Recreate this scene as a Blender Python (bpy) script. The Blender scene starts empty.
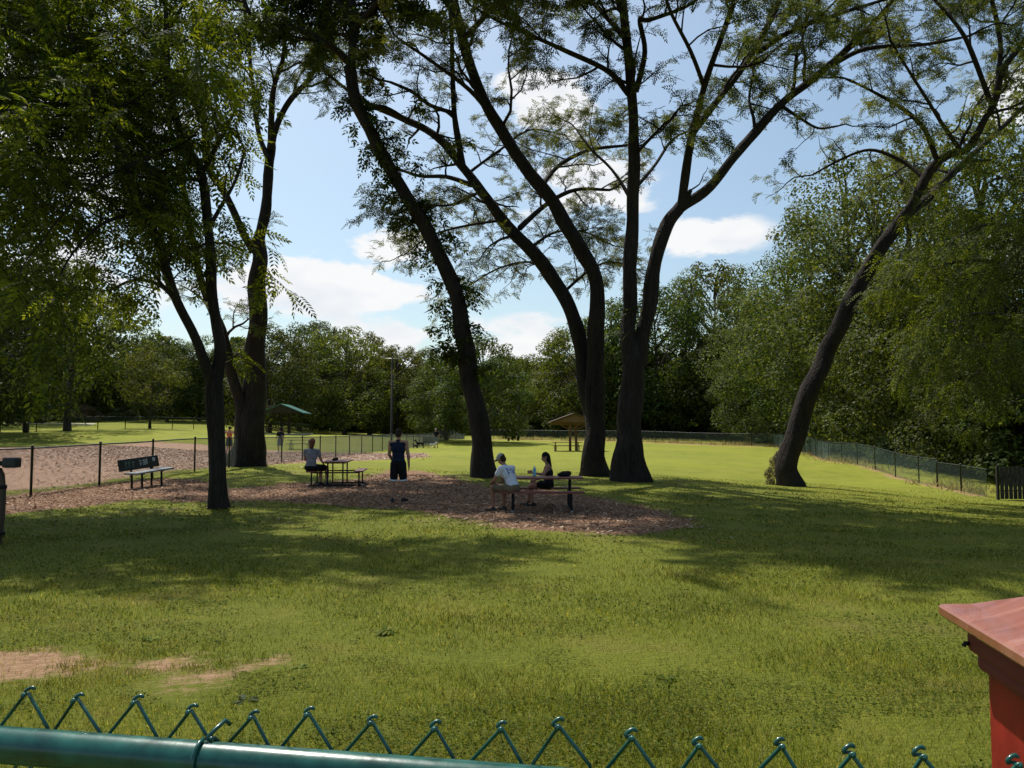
import bpy, bmesh, math, random
import numpy as np
from mathutils import Vector, Matrix, Quaternion, noise as mnoise

random.seed(7)
rng = np.random.default_rng(7)
scn = bpy.context.scene
COL = scn.collection
R = math.radians

# ------------------------------------------------------------------ camera
F = 800.0                       # focal length in pixels of a 1024 px wide picture
CAM_Z = 1.65
PITCH = math.atan(48.0 / F)
cam_d = bpy.data.cameras.new('camera')
cam_d.sensor_width = 36.0
cam_d.lens = F / 1024.0 * 36.0
cam_d.clip_start = 0.05
cam_d.clip_end = 3000
cam = bpy.data.objects.new('camera', cam_d)
COL.objects.link(cam)
cam.location = (0, 0, CAM_Z)
cam.rotation_euler = (R(90) + PITCH, 0, 0)
scn.camera = cam
cp, sp = math.cos(PITCH), math.sin(PITCH)


def ray(px, py):
    u = (px - 512.0) / F
    v = (384.0 - py) / F
    return Vector((u, cp - v * sp, sp + v * cp))


def at(px, py, Y):
    d = ray(px, py)
    k = Y / d.y
    return Vector((d.x * k, Y, CAM_Z + d.z * k))


# ------------------------------------------------------------------ ground height
CTRL = np.array([
    (0, 3, 0), (-4, 4, 0), (4, 4, 0), (0, 8, 0), (-6, 9, 0), (6, 9, -.05), (0, 13, 0), (-8, 13, 0), (8, 14, -.18),
    (-3, 19.5, -.06), (0.6, 17.6, -.08), (-12.3, 20.5, .0), (-12, 23.4, .12), (-11.6, 30, .22), (-11.4, 37, .2), (-10.6, 46, .16),
    (-8.5, 75, .2), (-5, 105, .6), (8, 98, .5), (26, 80, .25), (24, 66, .0), (21, 53, -.28), (19.2, 35.5, -.84), (18.4, 30, -1.0),
    (10.7, 31, -.42), (3.9, 27, .0), (3.1, 30, .04), (-1, 28.5, .04), (5.2, 67, .1), (0, 50, .1), (10, 50, .0),
    (-5.3, 24, .06), (-25, 88, 1.4), (-44, 74, 1.55), (-41, 85, 2.07), (-60, 95, 2.6), (-50, 102, 2.8), (-52, 120, 3.7),
    (-17, 110, 1.0), (-17, 48, .25), (-16, 55, .22), (-31, 55, .75), (-20, 30, .3), (-26, 40, .5), (-18, 20, .05), (-30, 25, .4),
    (15, 20, -.5), (24, 24, -1.0), (30, 35, -1.1), (34, 50, -.7), (38, 70, -.2), (40, 95, .3), (15, 110, .9), (0, 125, 1.0),
    (-80, 80, 2.5), (-80, 40, 1.5), (60, 30, -1.2), (60, 80, -.2), (0, -20, 0), (-30, -10, .2), (30, -10, -.4),
    (0, 300, 2.5), (-200, 200, 5), (200, 200, 1), (-200, 0, 2), (200, 0, -1), (0, -200, 0), (0, 600, 4)], dtype=float)


def ground_np(x, y):
    x = np.asarray(x, float)
    y = np.asarray(y, float)
    num = np.zeros(x.shape)
    den = np.zeros(x.shape)
    for cx, cy, cz in CTRL:
        rr = math.hypot(cx, cy)
        eps = 6 + (0.10 * rr) ** 2
        w = eps / ((x - cx) ** 2 + (y - cy) ** 2 + eps) ** 2
        num += w * cz
        den += w
    return num / den


def gz(x, y):
    return float(ground_np(np.array([x]), np.array([y]))[0])


def G(px, py):
    """where the view ray through a point of the photograph meets the ground"""
    d = ray(px, py)
    t0, t1 = 1.5, None
    t = 1.5
    while t < 400:
        p = Vector((0, 0, CAM_Z)) + d * t
        if p.z < gz(p.x, p.y):
            t1 = t
            break
        t0 = t
        t *= 1.04
    if t1 is None:
        p = Vector((0, 0, CAM_Z)) + d * 150
        return Vector((p.x, p.y, gz(p.x, p.y)))
    for _ in range(18):
        tm = (t0 + t1) / 2
        p = Vector((0, 0, CAM_Z)) + d * tm
        if p.z < gz(p.x, p.y):
            t1 = tm
        else:
            t0 = tm
    p = Vector((0, 0, CAM_Z)) + d * t1
    return Vector((p.x, p.y, gz(p.x, p.y)))


def on_ground(px, Y):
    x = (px - 512.0) / F * (Y / 1.0) * 1.0
    x = (px - 512.0) / F * Y / cp     # the pitch is small; good to a few centimetres
    return Vector((x, Y, gz(x, Y)))


# ------------------------------------------------------------------ materials
def mat(name):
    m = bpy.data.materials.new(name)
    m.use_nodes = True
    nt = m.node_tree
    nt.nodes.clear()
    out = nt.nodes.new('ShaderNodeOutputMaterial')
    return m, nt, out


def N(nt, typ, **kw):
    n = nt.nodes.new(typ)
    for k, v in kw.items():
        if hasattr(n, k):
            setattr(n, k, v)
        else:
            n.inputs[k.replace('_', ' ')].default_value = v
    return n


def L(nt, a, b):
    nt.links.new(a, b)


def ramp(nt, fac, stops):
    r = nt.nodes.new('ShaderNodeValToRGB')
    cr = r.color_ramp
    while len(cr.elements) < len(stops):
        cr.elements.new(0.5)
    for e, (p, c) in zip(cr.elements, stops):
        e.position = p
        e.color = (c[0], c[1], c[2], 1) if len(c) == 3 else c
    L(nt, fac, r.inputs[0])
    return r.outputs[0]


def mixc(nt, fac, a, b, blend='MIX'):
    n = nt.nodes.new('ShaderNodeMix')
    n.data_type = 'RGBA'
    n.blend_type = blend
    for s, v in ((0, fac), (6, a), (7, b)):
        if isinstance(v, (int, float)):
            n.inputs[s].default_value = v
        elif isinstance(v, tuple):
            n.inputs[s].default_value = (v[0], v[1], v[2], 1)
        else:
            L(nt, v, n.inputs[s])
    return n.outputs[2]


def math_n(nt, op, a, b=0.0, c=None, clamp=False):
    n = nt.nodes.new('ShaderNodeMath')
    n.operation = op
    n.use_clamp = clamp
    for i, v in enumerate((a, b, c)):
        if v is None:
            continue
        if isinstance(v, (int, float)):
            n.inputs[i].default_value = v
        else:
            L(nt, v, n.inputs[i])
    return n.outputs[0]


def noise_n(nt, vec, scale, detail=4, rough=.55, dist=0.0):
    n = nt.nodes.new('ShaderNodeTexNoise')
    n.inputs['Scale'].default_value = scale
    n.inputs['Detail'].default_value = detail
    n.inputs['Roughness'].default_value = rough
    n.inputs['Distortion'].default_value = dist
    if vec is not None:
        L(nt, vec, n.inputs['Vector'])
    return n.outputs[0]


def coords(nt, kind='Object', scale=None):
    tc = nt.nodes.new('ShaderNodeTexCoord')
    o = tc.outputs[kind]
    if scale:
        mp = nt.nodes.new('ShaderNodeMapping')
        mp.inputs['Scale'].default_value = scale
        L(nt, o, mp.inputs[0])
        o = mp.outputs[0]
    return o


def geo_pos(nt, scale=None):
    g = nt.nodes.new('ShaderNodeNewGeometry')
    o = g.outputs['Position']
    if scale:
        mp = nt.nodes.new('ShaderNodeMapping')
        mp.inputs['Scale'].default_value = scale
        L(nt, o, mp.inputs[0])
        o = mp.outputs[0]
    return o


def bump(nt, height, strength=.5, dist=.02):
    b = nt.nodes.new('ShaderNodeBump')
    b.inputs['Strength'].default_value = strength
    b.inputs['Distance'].default_value = dist
    L(nt, height, b.inputs['Height'])
    return b.outputs[0]


def principled(nt, out, color, rough=.6, metal=0.0, spec=.5, normal=None, coat=0.0):
    p = nt.nodes.new('ShaderNodeBsdfPrincipled')
    if isinstance(color, tuple):
        p.inputs['Base Color'].default_value = (color[0], color[1], color[2], 1)
    else:
        L(nt, color, p.inputs['Base Color'])
    if isinstance(rough, (int, float)):
        p.inputs['Roughness'].default_value = rough
    else:
        L(nt, rough, p.inputs['Roughness'])
    p.inputs['Metallic'].default_value = metal
    p.inputs['Specular IOR Level'].default_value = spec
    p.inputs['Coat Weight'].default_value = coat
    if normal is not None:
        L(nt, normal, p.inputs['Normal'])
    if out is not None:
        L(nt, p.outputs[0], out.inputs[0])
    return p.outputs[0]


def leaf_mat(name, dark, mid, light, trans=.45, tcol=None, clump=.35, gloss=.35):
    m, nt, out = mat(name)
    g = nt.nodes.new('ShaderNodeNewGeometry')
    c = ramp(nt, g.outputs['Random Per Island'], [(0, dark), (.5, mid), (1, light)])
    n = noise_n(nt, g.outputs['Position'], clump, 3)
    oi = nt.nodes.new('ShaderNodeObjectInfo')
    v = math_n(nt, 'MULTIPLY_ADD', n, 1.3, .35)
    v = math_n(nt, 'MULTIPLY', v, math_n(nt, 'MULTIPLY_ADD', oi.outputs['Random'], .5, .75))
    hue = ramp(nt, math_n(nt, 'FRACT', math_n(nt, 'MULTIPLY', oi.outputs['Random'], 7.31)), [(0, (.86, 1.02, .9)), (.5, (1, 1, 1)), (1, (1.22, 1.06, .95))])
    c = mixc(nt, 1.0, c, hue, 'MULTIPLY')
    vc = nt.nodes.new('ShaderNodeCombineColor')
    for i in range(3):
        L(nt, v, vc.inputs[i])
    c = mixc(nt, 1.0, c, vc.outputs[0], 'MULTIPLY')
    p = principled(nt, None, c, .62, 0, gloss * .5)
    tr = nt.nodes.new('ShaderNodeBsdfTranslucent')
    t = tcol or (1.5, 1.45, .55)
    L(nt, mixc(nt, 1.0, c, t, 'MULTIPLY'), tr.inputs[0])
    ms = nt.nodes.new('ShaderNodeMixShader')
    ms.inputs[0].default_value = trans
    L(nt, p, ms.inputs[1])
    L(nt, tr.outputs[0], ms.inputs[2])
    L(nt, ms.outputs[0], out.inputs[0])
    return m


def bark_mat(name, c0, c1, sc=6.0):
    m, nt, out = mat(name)
    v = geo_pos(nt, (1, 1, .16))
    n1 = noise_n(nt, v, sc, 6, .65, .4)
    n2 = noise_n(nt, geo_pos(nt), 1.1, 3)
    vo = nt.nodes.new('ShaderNodeTexVoronoi')
    vo.feature = 'DISTANCE_TO_EDGE'
    vo.inputs['Scale'].default_value = sc * 1.6
    L(nt, v, vo.inputs['Vector'])
    h = math_n(nt, 'ADD', n1, math_n(nt, 'MINIMUM', vo.outputs['Distance'], .25))
    f = math_n(nt, 'ADD', math_n(nt, 'MULTIPLY', h, .7), math_n(nt, 'MULTIPLY', n2, .4))
    c = ramp(nt, f, [(.3, c0), (.85, c1)])
    principled(nt, out, c, .9, 0, .2, bump(nt, h, 1.0, .06))
    return m


def paint_mat(name, col, rough=.35, spec=.5, var=.12, metal=0.0, coat=0.0, scale=9.0):
    m, nt, out = mat(name)
    v = coords(nt)
    n = noise_n(nt, v, scale, 5)
    d = tuple(max(0, x * (1 - var * 2.2)) for x in col)
    e = tuple(min(1, x * (1 + var)) for x in col)
    c = ramp(nt, n, [(.3, d), (.7, e)])
    rg = math_n(nt, 'MULTIPLY_ADD', n, .25, rough - .1)
    principled(nt, out, c, rg, metal, spec, bump(nt, noise_n(nt, v, 40, 3), .12, .004), coat)
    return m


def cloth_mat(name, col, var=.15):
    m, nt, out = mat(name)
    v = coords(nt)
    n = noise_n(nt, v, 7, 4, .6)
    c = ramp(nt, n, [(.3, tuple(x * (1 - var * 2) for x in col)), (.7, tuple(min(1, x * (1 + var)) for x in col))])
    principled(nt, out, c, .85, 0, .2, bump(nt, n, .6, .03))
    return m


def plank_mat(name, c0, c1):
    m, nt, out = mat(name)
    v = coords(nt, 'Object', (3, 30, 30))
    n = noise_n(nt, v, 2.0, 5, .6, .6)
    c = ramp(nt, n, [(.3, c0), (.7, c1)])
    principled(nt, out, c, .55, 0, .4, bump(nt, n, .3, .005))
    return m


M = {}
M['leaf_locust'] = leaf_mat('locust foliage', (.045, .065, .018), (.07, .095, .025), (.12, .14, .04), .5, (1.6, 1.45, .6))
M['leaf_walnut'] = leaf_mat('walnut foliage', (.026, .042, .009), (.055, .082, .015), (.13, .155, .025), .56, (2.3, 2.0, .4))
M['leaf_hickory'] = leaf_mat('broad dark foliage', (.02, .038, .01), (.038, .062, .014), (.075, .10, .022), .48, (1.9, 1.75, .45))
M['leaf_right'] = leaf_mat('yellow green foliage', (.026, .044, .009), (.055, .078, .014), (.125, .142, .027), .46, (1.8, 1.65, .45))
M['leaf_wood_a'] = leaf_mat('wood foliage green', (.032, .054, .013), (.07, .10, .02), (.15, .175, .045), .42, (1.5, 1.45, .5), .3)
M['leaf_wood_b'] = leaf_mat('wood foliage olive', (.042, .06, .016), (.088, .113, .028), (.18, .195, .062), .44, (1.5, 1.4, .5), .3)
M['leaf_wood_c'] = leaf_mat('wood foliage deep', (.023, .04, .011), (.05, .073, .017), (.115, .135, .038), .38, (1.5, 1.4, .5), .3)
M['leaf_wood_f'] = leaf_mat('wood foliage grey olive', (.021, .034, .01), (.05, .069, .018), (.145, .165, .055), .37, (1.45, 1.4, .55), .3)
M['leaf_wood_e'] = leaf_mat('wood foliage mid green', (.024, .042, .01), (.058, .085, .018), (.155, .18, .048), .4, (1.5, 1.45, .5), .3)
M['leaf_bright'] = leaf_mat('young sunlit foliage', (.07, .10, .02), (.11, .15, .03), (.17, .2, .045), .5, None, .3)
M['leaf_grey'] = leaf_mat('grey green foliage', (.07, .095, .045), (.12, .145, .07), (.2, .22, .12), .4, None, .3, .15)
M['leaf_pink'] = leaf_mat('dusty pink blossom shrub', (.06, .07, .03), (.11, .1, .06), (.26, .18, .15), .4, (1.2, 1.2, .8), .5)
M['leaf_weed'] = leaf_mat('weed leaves', (.05, .085, .012), (.10, .14, .022), (.19, .215, .055), .35, None, 2.0, .08)
M['leaf_dry'] = leaf_mat('dry grass', (.34, .25, .11), (.46, .34, .16), (.55, .43, .22), .5, (1.2, 1.15, .9), 1.0)
M['bark'] = bark_mat('dark furrowed bark', (.007, .0055, .0045), (.042, .032, .026), 8.0)
M['bark_brown'] = bark_mat('brown bark', (.03, .022, .015), (.14, .10, .07))
M['bark_wood'] = bark_mat('wood bark', (.02, .017, .013), (.08, .065, .05))
M['green_paint'] = paint_mat('glossy green vinyl coat', (.012, .095, .07), .26, .5, .22, 0, .3, 30.0)
M['fence_dark'] = paint_mat('dark green fence paint', (.014, .026, .02), .45)
M['fence_wire'] = paint_mat('grey green wire', (.13, .175, .155), .4)
M['fence_teal'] = paint_mat('teal fence wire', (.26, .36, .34), .4)
M['fence_grey'] = paint_mat('grey wood board', (.05, .046, .042), .8, .2, .3)
M['red_paint'] = paint_mat('red painted wood', (.3, .022, .013), .5, .3, .2, 0, 0, 14.0)
M['red_dark'] = paint_mat('dark red paint', (.16, .022, .018), .6, .4, .1)
M['plank_red'] = plank_mat('red brown plank', (.12, .035, .028), (.26, .085, .065))
M['plank_cedar'] = plank_mat('cedar timber', (.11, .06, .028), (.24, .13, .065))
M['steel'] = paint_mat('galvanised steel', (.32, .32, .31), .4, .5, .15, .6)
M['dark_metal'] = paint_mat('dark metal', (.02, .02, .02), .7, .2)
M['bench_black'] = paint_mat('black painted backrest', (.012, .014, .016), .35)
M['bench_seat'] = paint_mat('grey blue bench seat', (.16, .19, .2), .4)
M['letter_white'] = paint_mat('faded white lettering', (.5, .52, .5), .6)
M['letter_green'] = paint_mat('faded green lettering', (.1, .2, .15), .6)
M['roof_green'] = paint_mat('green metal roof', (.02, .13, .10), .4)
M['bin'] = paint_mat('black plastic', (.02, .02, .022), .5)
M['bin_green'] = paint_mat('green bin', (.03, .09, .06), .5)
M['grey_fabric'] = cloth_mat('grey chair fabric', (.2, .21, .21))
M['skin'] = cloth_mat('skin', (.42, .22, .15), .06)
M['skin_tan'] = cloth_mat('tanned skin', (.32, .16, .1), .06)
M['eye'] = paint_mat('eye', (.03, .02, .015), .2)
M['hair_brown'] = cloth_mat('brown hair', (.035, .02, .013))
M['hair_red'] = cloth_mat('reddish brown hair', (.14, .055, .025))
M['hair_black'] = cloth_mat('black hair', (.008, .007, .007))
M['navy'] = cloth_mat('navy cloth', (.012, .018, .045))
M['black_cloth'] = cloth_mat('black cloth', (.01, .01, .012))
M['white_cloth'] = cloth_mat('white cloth', (.72, .72, .74), .05)
M['grey_cloth'] = cloth_mat('grey cloth', (.2, .21, .24))
M['khaki'] = cloth_mat('khaki cloth', (.16, .12, .075))
M['cap_grey'] = cloth_mat('light grey cap', (.3, .3, .29))
M['orange_top'] = cloth_mat('orange red cloth', (.5, .13, .06))
M['denim'] = cloth_mat('blue grey cloth', (.11, .14, .19))
M['shoe'] = paint_mat('dark shoe', (.012, .012, .013), .5)
M['white_fur'] = cloth_mat('white fur', (.6, .58, .54))
M['black_fur'] = cloth_mat('black fur', (.012, .011, .011))
M['bottle_blue'] = paint_mat('light blue plastic', (.2, .5, .6), .3)
M['cap_teal'] = paint_mat('white plastic cap', (.7, .72, .72), .4)


def copper_mat():
    m, nt, out = mat('copper sheet cap')
    v = coords(nt, 'Object', (3, 9, 3))
    n = noise_n(nt, v, 2.2, 6, .6, 1.2)
    n2 = noise_n(nt, coords(nt), 60, 3)
    c = ramp(nt, n, [(.25, (.34, .105, .065)), (.5, (.44, .155, .095)), (.75, (.56, .25, .175))])
    rg = math_n(nt, 'MULTIPLY_ADD', n, .3, .1)
    principled(nt, out, c, rg, .35, .5, bump(nt, n2, .08, .003), .3)
    return m


M['copper'] = copper_mat()


def shirt_mat():
    m, nt, out = mat('pale shirt with blue print')
    v = coords(nt)
    n = noise_n(nt, v, 7, 4, .6)
    base = ramp(nt, n, [(.3, (.5, .53, .6)), (.7, (.68, .7, .76))])
    pr = noise_n(nt, coords(nt, 'Object', (1, 1, 1.6)), 24, 2, .5, .8)
    msk = math_n(nt, 'GREATER_THAN', pr, .5)
    sx = nt.nodes.new('ShaderNodeSeparateXYZ')
    L(nt, v, sx.inputs[0])
    bx = math_n(nt, 'LESS_THAN', math_n(nt, 'ABSOLUTE', sx.outputs[0]), .12)
    bz = math_n(nt, 'LESS_THAN', math_n(nt, 'ABSOLUTE', math_n(nt, 'SUBTRACT', sx.outputs[2], .90)), .062)
    by = math_n(nt, 'LESS_THAN', sx.outputs[1], .12)
    k = math_n(nt, 'MULTIPLY', math_n(nt, 'MULTIPLY', msk, bx), math_n(nt, 'MULTIPLY', bz, by))
    c = mixc(nt, k, base, (.06, .09, .22))
    principled(nt, out, c, .85, 0, .2, bump(nt, n, .6, .03))
    return m


M['shirt_print'] = shirt_mat()


# ------------------------------------------------------------------ mesh helpers
class MB:
    """collects tubes, boxes and loose faces; build() links them as ONE mesh object"""

    def __init__(s):
        s.v = []
        s.f = []

    def add(s, vs, fs):
        o = len(s.v)
        s.v += [tuple(p) for p in vs]
        s.f += [tuple(i + o for i in f) for f in fs]

    def box(s, c, size, rot=None, bev=0.0):
        hx, hy, hz = size[0] / 2, size[1] / 2, size[2] / 2
        if bev > 0:
            b = min(bev, hx * .9, hy * .9, hz * .9)
            bm = bmesh.new()
            bmesh.ops.create_cube(bm, size=1)
            for q in bm.verts:
                q.co = Vector((q.co.x * size[0], q.co.y * size[1], q.co.z * size[2]))
            bmesh.ops.bevel(bm, geom=bm.edges[:], offset=b, segments=2, affect='EDGES', profile=.6)
            bm.verts.index_update()
            vs = [q.co.copy() for q in bm.verts]
            fs = [[q.index for q in f.verts] for f in bm.faces]
            bm.free()
        else:
            vs = [Vector((x, y, z)) for z in (-hz, hz) for y in (-hy, hy) for x in (-hx, hx)]
            fs = [(0, 2, 3, 1), (4, 5, 7, 6), (0, 1, 5, 4), (2, 6, 7, 3), (0, 4, 6, 2), (1, 3, 7, 5)]
        c = Vector(c)
        if rot is not None:
            vs = [rot @ p for p in vs]
        s.add([p + c for p in vs], fs)

    def tube(s, pts, rad, sides=6, cap=True):
        pts = [Vector(p) for p in pts]
        n = len(pts)
        if isinstance(rad, (int, float)):
            rad = [rad] * n
        o = len(s.v)
        t = (pts[1] - pts[0]).normalized()
        a = t.orthogonal().normalized()
        cs = [(math.cos(2 * math.pi * k / sides), math.sin(2 * math.pi * k / sides)) for k in range(sides)]
        for i in range(n):
            if i == 0:
                t = pts[1] - pts[0]
            elif i == n - 1:
                t = pts[-1] - pts[-2]
            else:
                t = pts[i + 1] - pts[i - 1]
            if t.length < 1e-9:
                t = Vector((0, 0, 1))
            t.normalize()
            a = a - t * a.dot(t)
            if a.length < 1e-6:
                a = t.orthogonal()
            a.normalize()
            b = t.cross(a)
            p, r = pts[i], rad[i]
            for c_, s_ in cs:
                q = p + (a * c_ + b * s_) * r
                s.v.append((q.x, q.y, q.z))
        for i in range(n - 1):
            for k in range(sides):
                k2 = (k + 1) % sides
                s.f.append((o + i * sides + k, o + i * sides + k2, o + (i + 1) * sides + k2, o + (i + 1) * sides + k))
        if cap:
            s.f.append(tuple(o + k for k in reversed(range(sides))))
            s.f.append(tuple(o + (n - 1) * sides + k for k in range(sides)))

    def bar(s, p, q, r, sides=8):
        s.tube([p, q], r, sides)

    def lathe(s, prof, sides=16, c=(0, 0, 0)):
        o = len(s.v)
        for r, z in prof:
            for k in range(sides):
                a = 2 * math.pi * k / sides
                s.v.append((c[0] + r * math.cos(a), c[1] + r * math.sin(a), c[2] + z))
        for i in range(len(prof) - 1):
            for k in range(sides):
                k2 = (k + 1) % sides
                s.f.append((o + i * sides + k, o + i * sides + k2, o + (i + 1) * sides + k2, o + (i + 1) * sides + k))
        s.f.append(tuple(o + k for k in reversed(range(sides))))
        s.f.append(tuple(o + (len(prof) - 1) * sides + k for k in range(sides)))

    def mesh(s, name):
        me = bpy.data.meshes.new(name)
        me.from_pydata(s.v, [], s.f)
        me.update()
        return me

    def build(s, name, m, parent=None, smooth=False, loc=None):
        me = s.mesh(name)
        return link(name, me, m, parent, smooth, loc)


def link(name, me, m, parent=None, smooth=False, loc=None):
    if m is not None and not me.materials:
        me.materials.append(m)
    if smooth:
        me.polygons.foreach_set('use_smooth', [True] * len(me.polygons))
    o = bpy.data.objects.new(name, me)
    COL.objects.link(o)
    if parent is not None:
        o.parent = parent
    if loc is not None:
        o.location = loc
    return o


def quad_mesh(name, V, m, parent=None, smooth=False):
    """V: (n,4,3) array of loose quads, made into one mesh quickly"""
    n = V.shape[0]
    me = bpy.data.meshes.new(name)
    me.vertices.add(n * 4)
    me.vertices.foreach_set('co', np.ascontiguousarray(V.reshape(-1), dtype=np.float32))
    me.loops.add(n * 4)
    me.loops.foreach_set('vertex_index', np.arange(n * 4, dtype=np.int32))
    me.polygons.add(n)
    me.polygons.foreach_set('loop_start', np.arange(0, n * 4, 4, dtype=np.int32))
    me.polygons.foreach_set('loop_total', np.full(n, 4, dtype=np.int32))
    me.update(calc_edges=True)
    me.materials.append(m)
    return link(name, me, m, parent, smooth)


def empty(name, loc=(0, 0, 0), rz=0.0, label=None, cat=None, group=None):
    o = bpy.data.objects.new(name, None)
    o.empty_display_size = .2
    COL.objects.link(o)
    o.location = loc
    o.rotation_euler = (0, 0, rz)
    tag(o, label, cat, group)
    return o


def tag(o, label=None, cat=None, group=None, kind=None):
    if label:
        o['label'] = label
    if cat:
        o['category'] = cat
    if group:
        o['group'] = group
    if kind:
        o['kind'] = kind
    return o


def copy_tree(o, parent=None):
    c = o.copy()
    COL.objects.link(c)
    c.parent = parent
    for ch in list(o.children):
        copy_tree(ch, c)
    return c


# ------------------------------------------------------------------ ground sheet
def poly_mask(X, Y, poly, soft):
    """1 inside the polygon, falling to 0 over about `soft` metres outside"""
    P = np.array([(p.x, p.y) for p in poly])
    inside = np.zeros(X.shape, bool)
    dist = np.full(X.shape, 1e9)
    n = len(P)
    for i in range(n):
        x1, y1 = P[i]
        x2, y2 = P[(i + 1) % n]
        cond = ((y1 > Y) != (y2 > Y))
        with np.errstate(divide='ignore', invalid='ignore'):
            xi = (x2 - x1) * (Y - y1) / (y2 - y1 + 1e-12) + x1
        inside ^= cond & (X < xi)
        dx, dy = x2 - x1, y2 - y1
        t = np.clip(((X - x1) * dx + (Y - y1) * dy) / (dx * dx + dy * dy + 1e-12), 0, 1)
        dist = np.minimum(dist, np.hypot(X - x1 - t * dx, Y - y1 - t * dy))
    sd = np.where(inside, -dist, dist)
    return np.clip(.5 - sd / (2 * soft), 0, 1)


def line_mask(X, Y, pts, half):
    d = np.full(X.shape, 1e9)
    for a, b in zip(pts[:-1], pts[1:]):
        dx, dy = b.x - a.x, b.y - a.y
        t = np.clip(((X - a.x) * dx + (Y - a.y) * dy) / (dx * dx + dy * dy + 1e-12), 0, 1)
        d = np.minimum(d, np.hypot(X - a.x - t * dx, Y - a.y - t * dy))
    return np.clip(1 - d / (2 * half), 0, 1)


PX_MULCH = [(-60, 522), (0, 516), (60, 509), (140, 499), (200, 503), (260, 501), (330, 505), (400, 509), (450, 517), (520, 530),
            (610, 536), (680, 531), (697, 522), (660, 510), (610, 500), (560, 491), (490, 487), (450, 478), (425, 471), (390, 470),
            (365, 478), (335, 482), (280, 484), (235, 488), (205, 480), (160, 478), (100, 485), (0, 496), (-60, 502)]
PX_FIELD = [(-90, 500), (0, 491), (70, 486), (160, 472), (210, 468), (300, 463), (370, 460.5), (430, 457), (425, 453.5), (350, 453), (240, 448),
            (200, 444), (150, 441), (80, 446), (0, 447.5), (-90, 451)]
PX_DIRT = [[(-60, 652), (50, 646), (110, 651), (165, 657), (150, 668), (80, 666), (45, 684), (-60, 705)],
           [(160, 652), (196, 655), (212, 688), (196, 700), (170, 690), (155, 672)],
           [(240, 660), (285, 658), (275, 670), (245, 674)],
           [(205, 672), (232, 670), (230, 690), (210, 694)]]
POLY_MULCH = [G(*p) for p in PX_MULCH]
POLY_FIELD = [G(*p) for p in PX_FIELD]
POLY_DIRT = [[G(*p) for p in q] for q in PX_DIRT]
RFENCE = [Vector((26, 80, 0)), Vector((24, 66, 0)), Vector((21, 53, 0)), Vector((19.3, 36.5, 0)), Vector((18.6, 31.5, 0))]
FFENCE = [Vector((-4.9, 107, 0)), Vector((9, 98, 0)), Vector((26, 80, 0))]


def masks(X, Y):
    mul = np.maximum(poly_mask(X, Y, POLY_MULCH, .55), poly_mask(X, Y, POLY_FIELD, .7))
    dirt = np.zeros(X.shape)
    for q in POLY_DIRT:
        dirt = np.maximum(dirt, .95 * poly_mask(X, Y, q, .38))
    dirt = np.maximum(dirt, .75 * line_mask(X, Y, RFENCE, .55))
    dry = np.maximum(line_mask(X, Y, FFENCE, 2.2), .4 * line_mask(X, Y, RFENCE[:3], 1.6))
    return mul, dirt, dry


def axis(lo, hi, fine_lo, fine_hi, step, grow=1.12):
    a = list(np.arange(fine_lo, fine_hi + 1e-6, step))
    s = step
    x = a[-1]
    while x < hi:
        s *= grow
        x += s
        a.append(x)
    s = step
    x = a[0]
    pre = []
    while x > lo:
        s *= grow
        x -= s
        pre.append(x)
    return np.array(pre[::-1] + a)


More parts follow.
